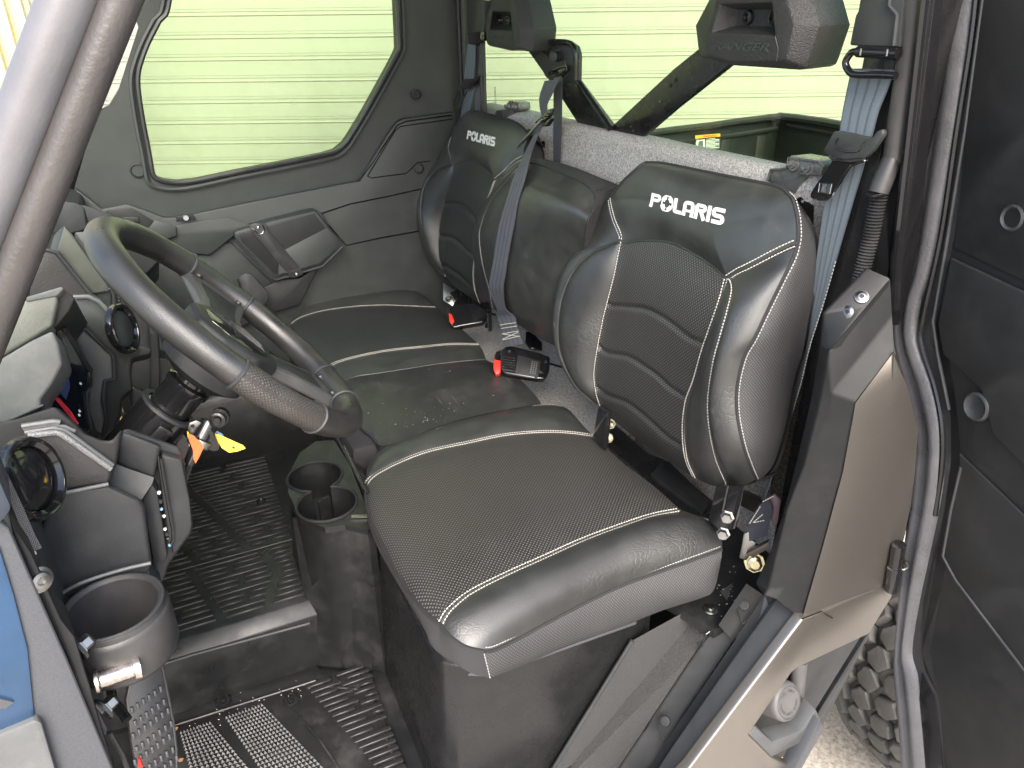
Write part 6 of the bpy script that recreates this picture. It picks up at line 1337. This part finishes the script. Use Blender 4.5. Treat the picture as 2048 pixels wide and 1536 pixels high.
    hc = at(1799, 1129, 'y', -.16); hx = at(1806, 1045, 'y', -.16)-hc; lathe('hinge_ring', hc, hx, [(.0118, -.002), (.0135, -.001), (.0135, .001), (.0118, .002)], STEEL, d, n=20)
open_door()
# ================================================================== dash, front pillar and left foreground
def dash():
    body = slab('dashboard', [(-.47, .0, .05), (-.47, .0, .40), (-.56, .0, .46), (-.80, .0, .30), (-.80, .0, .05)], (0, 1.5, 0), PLASTIC_D, CAR, bevel=.012, seg=3); body['label'] = 'moulded black dashboard'
    def pc(name, Y, pts_, dep, m_=PLASTIC_D, bev=.004, lab=None, dx=-.0):
        o = slab(name, poly(PY(Y), pts_), (dx-.08*dep, dep, -.52*dep), m_, body, bevel=bev, seg=3)
        if lab: o['label'] = lab
        return o
    # far side of the dash
    pc('dash_top', 1.15, [(115, 415), (166, 409), (190, 416), (222, 428), (250, 455), (300, 470), (320, 520), (280, 560), (200, 520), (140, 470), (100, 460)], .2, PLASTIC_G, .004)
    pc('dash_pod', 1.0, [(104, 398), (150, 405), (168, 412), (174, 458), (146, 466), (100, 470)], .1, PLASTIC_G, .003)
    pc('glove_door', .85, [(148, 464), (186, 462), (202, 478), (215, 520), (300, 600), (330, 700), (330, 760), (240, 690), (190, 540), (150, 480)], .2, PLASTIC_D, .004)
    pc('dash_strip', .84, [(148, 464), (186, 461), (203, 477), (198, 488), (166, 489)], .04, HAZEPL, .004)
    # infotainment housing
    h = pc('screen_housing', .56, [(70, 500), (112, 503), (128, 446), (146, 466), (226, 574), (226, 630), (214, 640), (180, 600), (70, 560)], .05, PLASTIC_D, .005, dx=-.02)
    pc('screen_face', .552, [(115, 500), (128, 452), (142, 466), (218, 575), (210, 583), (180, 588)], .006, mat('olive_grey_screen_back', (.075, .08, .07), .3, rvar=.05), .002)
    pc('textured_panel', .545, [(60, 506), (82, 500), (112, 508), (118, 516), (178, 590), (140, 600), (60, 600)], .006, CARBON, .002)
    tube('housing_edge', poly(PY(.543), [(60, 502), (84, 497), (113, 505), (180, 588), (200, 600)]), .003, PLASTIC_G, body, n=8)
    tube('housing_edge', poly(PY(.545), [(213, 582), (222, 575), (228, 590), (230, 640)]), .003, CHROME if False else PLASTIC_G, body, n=8)
    for i in range(7): tube('knurl', poly(PY(.54), [(232, 588+i*6.4), (241, 592+i*6.4), (238, 596+i*6.4)]), .0022, SATIN, body, n=6)
    pc('center_stack', .60, [(250, 601), (270, 601), (297, 634), (300, 690), (330, 700), (330, 800), (310, 840), (262, 830), (262, 770), (250, 640)], .06, PLASTIC_G, .004)
    pc('stack_panel', .57, [(300, 660), (318, 668), (322, 740), (320, 790), (300, 780)], .03, PLASTIC, .004)
    pc('stack_panel', .565, [(318, 715), (350, 720), (352, 760), (345, 800), (322, 800)], .03, PLASTIC, .004)
    for i in range(3): tube('switch', poly(PY(.56), [(330, 668+i*13), (338, 672+i*13)]), .004, GLOSS, body, n=8)
    pc('stack_lower', .55, [(262, 770), (318, 798), (318, 845), (285, 838), (262, 815)], .05, PLASTIC_G, .005)
    tube('stack_edge', poly(PY(.545), [(243, 828), (262, 830), (290, 838)]), .004, PLASTIC_G, body, n=8)
    slab('stack_handle', poly(PY(.50), [(235, 785), (244, 790), (246, 812), (238, 818), (232, 808)]), (0, .03, 0), PLASTIC, body, bevel=.003)
    # vent housing right of the gauges
    pc('gauge_surround', .34, [(123, 639), (150, 595), (178, 593), (200, 604), (280, 690), (304, 698), (300, 708), (263, 716), (260, 742), (264, 778), (243, 795), (239, 829), (219, 880), (191, 873), (160, 860), (110, 760)], .06, PLASTIC_D, .006)
    pc('surround_face', .325, [(140, 660), (150, 652), (171, 658), (226, 711), (228, 756), (209, 761), (206, 804), (213, 838), (206, 870), (190, 862), (175, 820), (180, 740)], .02, HAZEPL, .004)
    tube('surround_edge', poly(PY(.322), [(147, 655), (172, 659), (227, 712), (229, 757), (210, 762), (206, 803), (213, 838), (207, 871)]), .0028, PLASTIC_G, body, n=8)
    tube('surround_edge', poly(PY(.335), [(147, 594), (176, 593), (198, 603), (230, 636)]), .003, HAZEPL, body, n=8)
    def vent(c, axis, R, lab):
        v = lathe('air_vent', c, axis, [(R*.80, -.010), (R*.80, .001), (R*.9, .0045), (R*1.0, .0035), (R*1.05, -.002), (R*1.03, -.004)], GLOSS, body, n=48); v['label'] = lab
        return v
    v2 = at(246, 658, 'y', .330); ax2 = np.array((.93, -.36, .15)); vent(v2, ax2, .0335, 'round gloss black air vent beside the wheel')
    lathe('vent_plate', v2, ax2, [(0, .005), (.018, .004), (.025, .001), (.027, -.004)], PLASTIC_D, body, n=40)
    tube('vent_ring', [v2+ax2*.0035+.0320*(basis(ax2)[0]*math.cos(k)+basis(ax2)[1]*math.sin(k)) for k in np.linspace(0, 2*math.pi, 48, endpoint=False)], .0024, GLOSS, body, n=8, closed=True)
    v1 = at(66, 957, 'y', .0); ax1 = np.array((.90, -.38, .22)); vent(v1, ax1, .040, 'round gloss black air vent by the near dash end')
    lathe('vent_plate', v1, ax1, [(0, .002), (.022, .001), (.031, -.003), (.033, -.008)], GLOSS, body, n=40)
    tube('vent_ring', [v1+ax1*.003+.0385*(basis(ax1)[0]*math.cos(k)+basis(ax1)[1]*math.sin(k)) for k in np.linspace(0, 2*math.pi, 48, endpoint=False)], .0024, GLOSS, body, n=8, closed=True)
    # gauge hood and its raised lid
    pc('gauge_hood', .11, [(-60, 735), (0, 718), (60, 682), (106, 660), (118, 690), (125, 728), (104, 768), (80, 800), (83, 815), (40, 836), (0, 850), (-60, 868)], .22, HAZEPL, .008)
    pc('hood_lid', .16, [(-20, 660), (48, 597), (112, 585), (116, 600), (104, 652), (60, 680), (0, 716), (-40, 725)], .18, mat('olive_grey_plastic', (.13, .135, .12), .42, bump=.2, rvar=.05, dust=.15), .006)
    pc('lid_edge', .158, [(48, 595), (123, 573), (128, 578), (114, 592), (52, 604)], .17, HAZEPL, .003)
    pc('lid_cheek', .17, [(114, 588), (125, 575), (150, 597), (138, 622), (110, 656), (104, 652)], .16, PLASTIC, .004)
    pc('hood_seam', .108, [(6, 842), (86, 808), (88, 812), (8, 847)], .01, GREYP, .001)
    # gauge glass
    g = pc('gauge_glass', .20, [(106, 651), (120, 650), (150, 680), (184, 738), (181, 768), (168, 780), (174, 827), (178, 858), (166, 866), (150, 848), (82, 804), (104, 768), (125, 728), (116, 690)], .05, SCREEN, .004); g['label'] = 'glossy instrument display'
    pc('gauge_screen', .196, [(118, 745), (135, 735), (140, 775), (132, 800), (108, 772)], .003, BLUESCR, .0005)
    tube('gauge_pointer', poly(PY(.195), [(112, 797), (136, 826), (153, 845)]), .0016, REDLN, body, n=6)
    tube('gauge_pointer', poly(PY(.195), [(116, 796), (142, 825), (156, 848)]), .0010, REDLN, body, n=6)
    tube('gauge_ring', catmull(np.array(poly(PY(.194), [(86, 797), (105, 820), (119, 836), (127, 840), (134, 836)])), 24), .0009, INK_W, body, n=6)
    for (x, y) in ((140, 844), (146, 848), (158, 820), (157, 828), (156, 704), (160, 765)): tube('gauge_mark', poly(PY(.194), [(x, y), (x+2.5, y+4)]), .0012, INK_W, body, n=5)
    tube('gauge_lens_bar', poly(PY(.19), [(128, 655), (150, 690), (172, 730), (182, 742)]), .003, GLOSS, body, n=8)
    mk('gauge_lens', [PY(.188)(*q) for q in [(120, 652), (150, 682), (184, 740), (180, 768), (170, 782), (175, 830), (168, 862), (158, 820), (150, 770), (140, 720)]], [list(range(10))], glass('gauge_cover_glass', (.80, .84, .82)), body, recalc=False)
    # dash front below the gauges
    pc('dash_front', .07, [(-40, 850), (32, 838), (110, 812), (150, 848), (170, 868), (200, 880), (222, 882), (244, 857), (232, 926), (217, 967), (110, 984), (60, 1080), (20, 1010), (-40, 960)], .03, PLASTIC, .006)
    for k, (a, r) in enumerate((([(44, 853), (107, 843), (120, 845)], .0032), ([(47, 859), (108, 849), (130, 853), (150, 862)], .0020), ([(50, 865), (108, 856), (128, 860), (225, 931)], .0030))):
        tube('dash_bead', poly(PY(.066), a), r, HAZEPL, body, n=8)
    pc('carbon_panel', .062, [(56, 872), (112, 866), (124, 870), (222, 938), (217, 967), (112, 982), (100, 960), (80, 905)], .012, CARBON, .004)
    tube('carbon_edge', poly(PY(.060), [(56, 871), (112, 865), (124, 869), (222, 938)]), .0030, mat('knurled_grey_trim', (.20, .20, .20), .35, bump=.9, bscale=700, var=.5, vscale=900), body, n=8)
    tube('panel_bead', poly(PY(.052), [(107, 986), (118, 988), (217, 968)]), .0022, HAZEPL, body, n=8)
    # knee box in front of the column
    k = pc('column_shroud', .13, [(244, 857), (258, 858), (361, 894), (369, 918), (378, 1000), (386, 1048), (383, 1067), (342, 1123), (337, 1131), (325, 1168), (312, 1160), (303, 1125), (288, 1014), (281, 1000), (217, 968), (232, 926)], .17, PLASTIC_G, .007, 'lower shroud round the steering column')
    # raised left facet and chamfer
    mk('shroud_facet', [PY(.105)(*q) for q in [(217, 967), (232, 928)]]+[PY(.10)(*q) for q in [(250, 935), (308, 955), (304, 968), (283, 1000)]], [[0, 1, 2, 5], [2, 3, 4, 5]], HAZEPL, body, recalc=False, ang=20)
    slab('shroud_face', [PY(.112)(*q) for q in [(244, 862), (322, 892), (318, 906), (308, 958), (250, 937), (233, 928)]], (0, .03, -.015), PLASTIC_G, body, bevel=.005)
    slab('shroud_rib', [PY(.108)(*q) for q in [(283, 1000), (305, 966), (316, 985), (336, 1110), (332, 1128), (306, 1126)]], (0, .03, 0), PLASTIC_G, body, bevel=.005)
    slab('switch_panel', [PY(.118)(*q) for q in [(322, 908), (364, 920), (380, 1000), (385, 1050), (381, 1066), (346, 1114), (340, 1080), (326, 960)]], (0, .02, 0), PLASTIC_G, body, bevel=.004)
    sw = slab('switch_slot', [PY(.112)(*q) for q in [(314, 912), (321, 916), (326, 958), (346, 1068), (345, 1080), (338, 1096), (330, 1060)]], (0, .012, 0), GLOSS, body, bevel=.002)
    for (q, mt, r) in (((318, 985), INK_W, .0025), ((321, 1003), PLASTIC_G, .003), ((323, 1018), BLUETAG, .002), ((328, 1032), INK_W, .0022), ((330, 1058), INK_W, .0022), ((335, 1076), STEEL, .002), ((339, 1090), BLUETAG, .002), ((334, 1068), PLASTIC_G, .003)):
        lathe('switch_mark', at(*q, 'y', .1115), (0, -1, 0), [(0, .002), (r*.7, .0018), (r, 0)], mt, sw, n=10)
    tube('slot_edge', poly(PY(.111), [(322, 918), (328, 958), (347, 1066), (346, 1080), (339, 1097)]), .0014, PLASTIC_G, body, n=6)
    # lower panel above the cup holder
    lo = pc('glove_panel', .055, [(105, 988), (217, 970), (281, 1000), (288, 1014), (303, 1126), (297, 1148), (200, 1172), (113, 1200), (60, 1160), (80, 1060)], .03, PLASTIC_G, .006)
    tube('panel_bead', catmull(np.array(poly(PY(.045), [(302, 1126), (250, 1138), (190, 1156), (150, 1172), (113, 1194)])), 40), .0022, HAZEPL, body, n=8)
    slab('panel_foot', [PY(.06)(*q) for q in [(113, 1194), (302, 1128), (300, 1150), (322, 1172), (330, 1260), (200, 1330), (120, 1260)]], (0, .03, 0), PLASTIC_G, body, bevel=.004)
dash()
def left_front():
    # front pillar of the open side: bulb seal, broad face, groove and tube
    Yp = -.15; p = PY(Yp)
    def run(x0, sl, y0=-140, y1=800): return [p(x0-sl*y, y) for y in np.linspace(y0, y1, 8)]
    LG = mat('glare_lightened_vinyl', (.125, .123, .13), .36, bump=.1, rvar=.05)  # base colour lightened to imitate lens glare on the pillar
    t = tube('front_pillar', run(137, .385), .0162, LG, CAR, n=24); t['label'] = 'near front pillar with rubber seal'
    tube('pillar_tube', [q+np.array((0, -.004, 0)) for q in run(243, .396)], .0118, mat('brown_grey_tube', (.055, .051, .049), .38, rvar=.06, bump=.2, bscale=300), t, n=20)
    tube('pillar_groove', [q+np.array((0, .003, 0)) for q in run(196, .390)], .0085, SATIN, t, n=12)
    tube('pillar_seal', [q+np.array((0, -.006, 0)) for q in run(88, .380)], .0030, mat('seal_highlight_tan', (.36, .28, .22), .4), t, n=10)  # thin seal; its tan colour paints the beige highlight line
    tube('pillar_lip', [q+np.array((0, .006, 0)) for q in run(277, .396)], .0035, SATIN, t, n=10)
    # hinge post trims at the lower left
    y1 = -.10
    hp = slab('hinge_post', poly(PY(y1), [(-60, 980), (0, 1040), (22, 1056), (62, 1150), (137, 1320), (245, 1580), (245, 1640), (110, 1640), (60, 1440), (30, 1260), (0, 1130), (-60, 1010)]), (-.02, .05, 0), GREYP, CAR, bevel=.006, seg=3); hp['label'] = 'grey door post at the lower left'
    slab('post_edge', poly(PY(y1+.012), [(20, 1040), (64, 1108), (123, 1240), (150, 1274), (208, 1470), (262, 1640), (225, 1640), (134, 1320), (66, 1182), (28, 1080)]), (-.01, .05, 0), PLASTIC, hp, bevel=.003)
    slab('blue_panel', poly(PY(y1-.004), [(-60, 1060), (0, 1092), (30, 1190), (58, 1300), (72, 1440), (0, 1472), (-60, 1490)]), (-.01, .03, 0), BLUE, hp, bevel=.004)
    slab('panel_mark', poly(PY(y1-.006), [(-20, 1396), (0, 1398), (28, 1405), (10, 1418), (-20, 1420)]), (0, .003, 0), GREYP, hp)
    slab('lower_guard', poly(PY(y1-.010), [(-60, 1490), (0, 1470), (72, 1440), (84, 1446), (118, 1560), (130, 1640), (-60, 1640)]), (-.01, .04, 0), HAZEPL, hp, bevel=.005)
    slab('post_cap', poly(PY(y1-.02), [(-60, 920), (-4, 946), (24, 1010), (25, 1022), (8, 1048), (-60, 1060)]), (-.01, .06, 0), mat('blue_black_plastic', (.03, .04, .055), .4, rvar=.05), hp, bevel=.006)
    # knurled rubber strip
    A = [(-2, 944), (24, 1011), (50, 1080), (66, 1103)]; B = [(9, 936), (44, 1009), (70, 1070), (84, 1096)]
    L = np.array([PY(-.06)(*q) for q in A]); R = np.array([PY(-.055)(*q) for q in B])
    KN = mat('knurled_rubber', (.06, .06, .062), .35, tex=dots(.0030, .2, (.30, .30, .31), rot=True), bump=.6)
    G = coons(np.linspace(L[0], R[0], 8), np.linspace(L[-1], R[-1], 8), resample(L, 40), resample(R, 40)); gv = G.reshape(-1, 3)
    uv = [(i*.0022, j*.0034) for j in range(40) for i in range(8)]
    mk('knurled_strip', gv, grid_faces(8, 40), KN, hp, uv=uv, recalc=False)
    tube('strip_end', poly(PY(-.058), [(60, 1110), (71, 1105)]), .002, INK_W, hp, n=6)
    ps = at(77, 1160, 'y', -.085); lathe('post_screw', ps, (.5, -.8, .2), [(0, .004), (.003, .004), (.004, .007), (.0075, .0065), (.009, .002), (.012, .0015), (.0125, 0)], STEEL, hp, n=20)
    # cup holder bolted beside the post
    c = np.array((-.421, 0.0, .228)); ch = lathe('cup_holder', c, (0, 0, 1), [(.0, -.075), (.040, -.075), (.0415, -.06), (.0445, -.008), (.0455, .0), (.049, .003), (.052, .0), (.0525, -.006), (.0545, -.008), (.0555, -.012), (.0555, -.060), (.053, -.066), (.05, -.068), (.0, -.078)], mat('cup_holder_plastic', (.036, .035, .036), .38, bump=.2, bscale=1100, rvar=.05, dust=.1), CAR, n=72); ch['label'] = 'round black cup holder by the door post'
    tube('cup_lip', [c+np.array((.0505*math.cos(k), .0505*math.sin(k), .002)) for k in np.linspace(0, 2*math.pi, 72, endpoint=False)], .0022, PLASTIC_G, ch, n=8, closed=True)
    # latch striker plate, bolts and pin
    sy = -.06; P_ = PY(sy)
    st = slab('door_striker', poly(P_, [(131, 1306), (137, 1290), (142, 1272), (150, 1274), (152, 1306), (180, 1390), (214, 1456), (213, 1470), (206, 1472)]), (-.012, .006, 0), GREYP, CAR, bevel=.001); st['label'] = 'steel latch striker bolted to the door post'
    for q in ((161, 1300), (212, 1421)):
        bx = np.array((.75, .55, .12)); cc = at(q[0]-8, q[1], 'y', sy)
        lathe('striker_bolt', cc, bx, [(0, .016), (.0065, .016), (.0075, .014), (.0075, .006), (.0105, .005), (.0105, .0025), (.012, .002), (.012, 0)], WORN if False else STEEL, st, n=6, ang=15)
        lathe('bolt_washer', cc, bx, [(0, .003), (.0135, .003), (.0135, 0)], PLASTIC_G, st, n=20)
    a = at(190, 1364, 'y', sy); b = at(283, 1332, 'y', sy+.005); d_ = b-a; ln = np.linalg.norm(d_)
    lathe('striker_pin', a, d_, [(0, 0), (.012, 0), (.012, .003), (.0085, .005), (.0085, ln-.008), (.0115, ln-.007), (.0120, ln-.001), (.010, ln), (0, ln)], WORN, st, n=28)
    lathe('pin_boss', a-d_/ln*.006, d_, [(.016, 0), (.0165, .004), (.012, .008)], PLASTIC_G, st, n=20)
    # ribbed pedal pad beyond it
    pd = PL(at(310, 1440, 'y', .22), (.35, -.85, .35))
    PP = [(252, 1400), (262, 1350), (322, 1312), (328, 1332), (352, 1484), (354, 1560), (285, 1600), (262, 1480)]
    pad = slab('foot_pedal', poly(pd, PP), -pd.n*.012, RUBBER, CAR, bevel=.003); pad['label'] = 'black pedal pad with raised ribs'
    tube('pedal_rim', poly(pd, [(322, 1318), (333, 1372), (346, 1440), (353, 1500), (354, 1560)], .001), .0022, PLASTIC_G, pad, n=8)
    src = None
    for r_ in range(9):
        for k in range(8):
            x = 262+k*11.5+(r_ % 2)*5 + r_*1.5; y = 1412+r_*26-k*8.5
            if x > 326+(y-1330)*.15 or x < 254+(y-1400)*.1 or y < 1330 or y > 1560: continue
            q = pd(x, y, .002); q2 = pd(x+3.5, y+17, .002)
            if src is None:
                vs, fs = box_geo((0, 0, 0), .004, .010, .0045); src = mk('pedal_rib', vs, fs, GREYP, pad, bevel=.0012, seg=2); o = src; place(o, pad, V((q+q2)/2))
            else: o = inst(src, pad, (q+q2)/2)
            t_ = q2-q; t_ /= np.linalg.norm(t_); s_ = np.cross(t_, pd.n); o.rotation_euler = Matrix(((s_[0], t_[0], pd.n[0]), (s_[1], t_[1], pd.n[1]), (s_[2], t_[2], pd.n[2]))).to_euler()
    slab('pedal_tab', poly(PY(.05), [(276, 1520), (280, 1518), (286, 1534), (282, 1545), (274, 1545)]), (0, .006, 0), RED, pad, bevel=.002)
    tube('pedal_arm', [at(255, 1440, 'y', .05), at(225, 1400, 'y', .08), at(215, 1330, 'y', .12)], .006, SATIN, pad, n=10)
    tube('post_cable', [at(219, 1465, 'y', -.02), at(245, 1510, 'y', -.02), at(270, 1580, 'y', -.02)], .003, RUBBER, hp, n=8)
left_front()
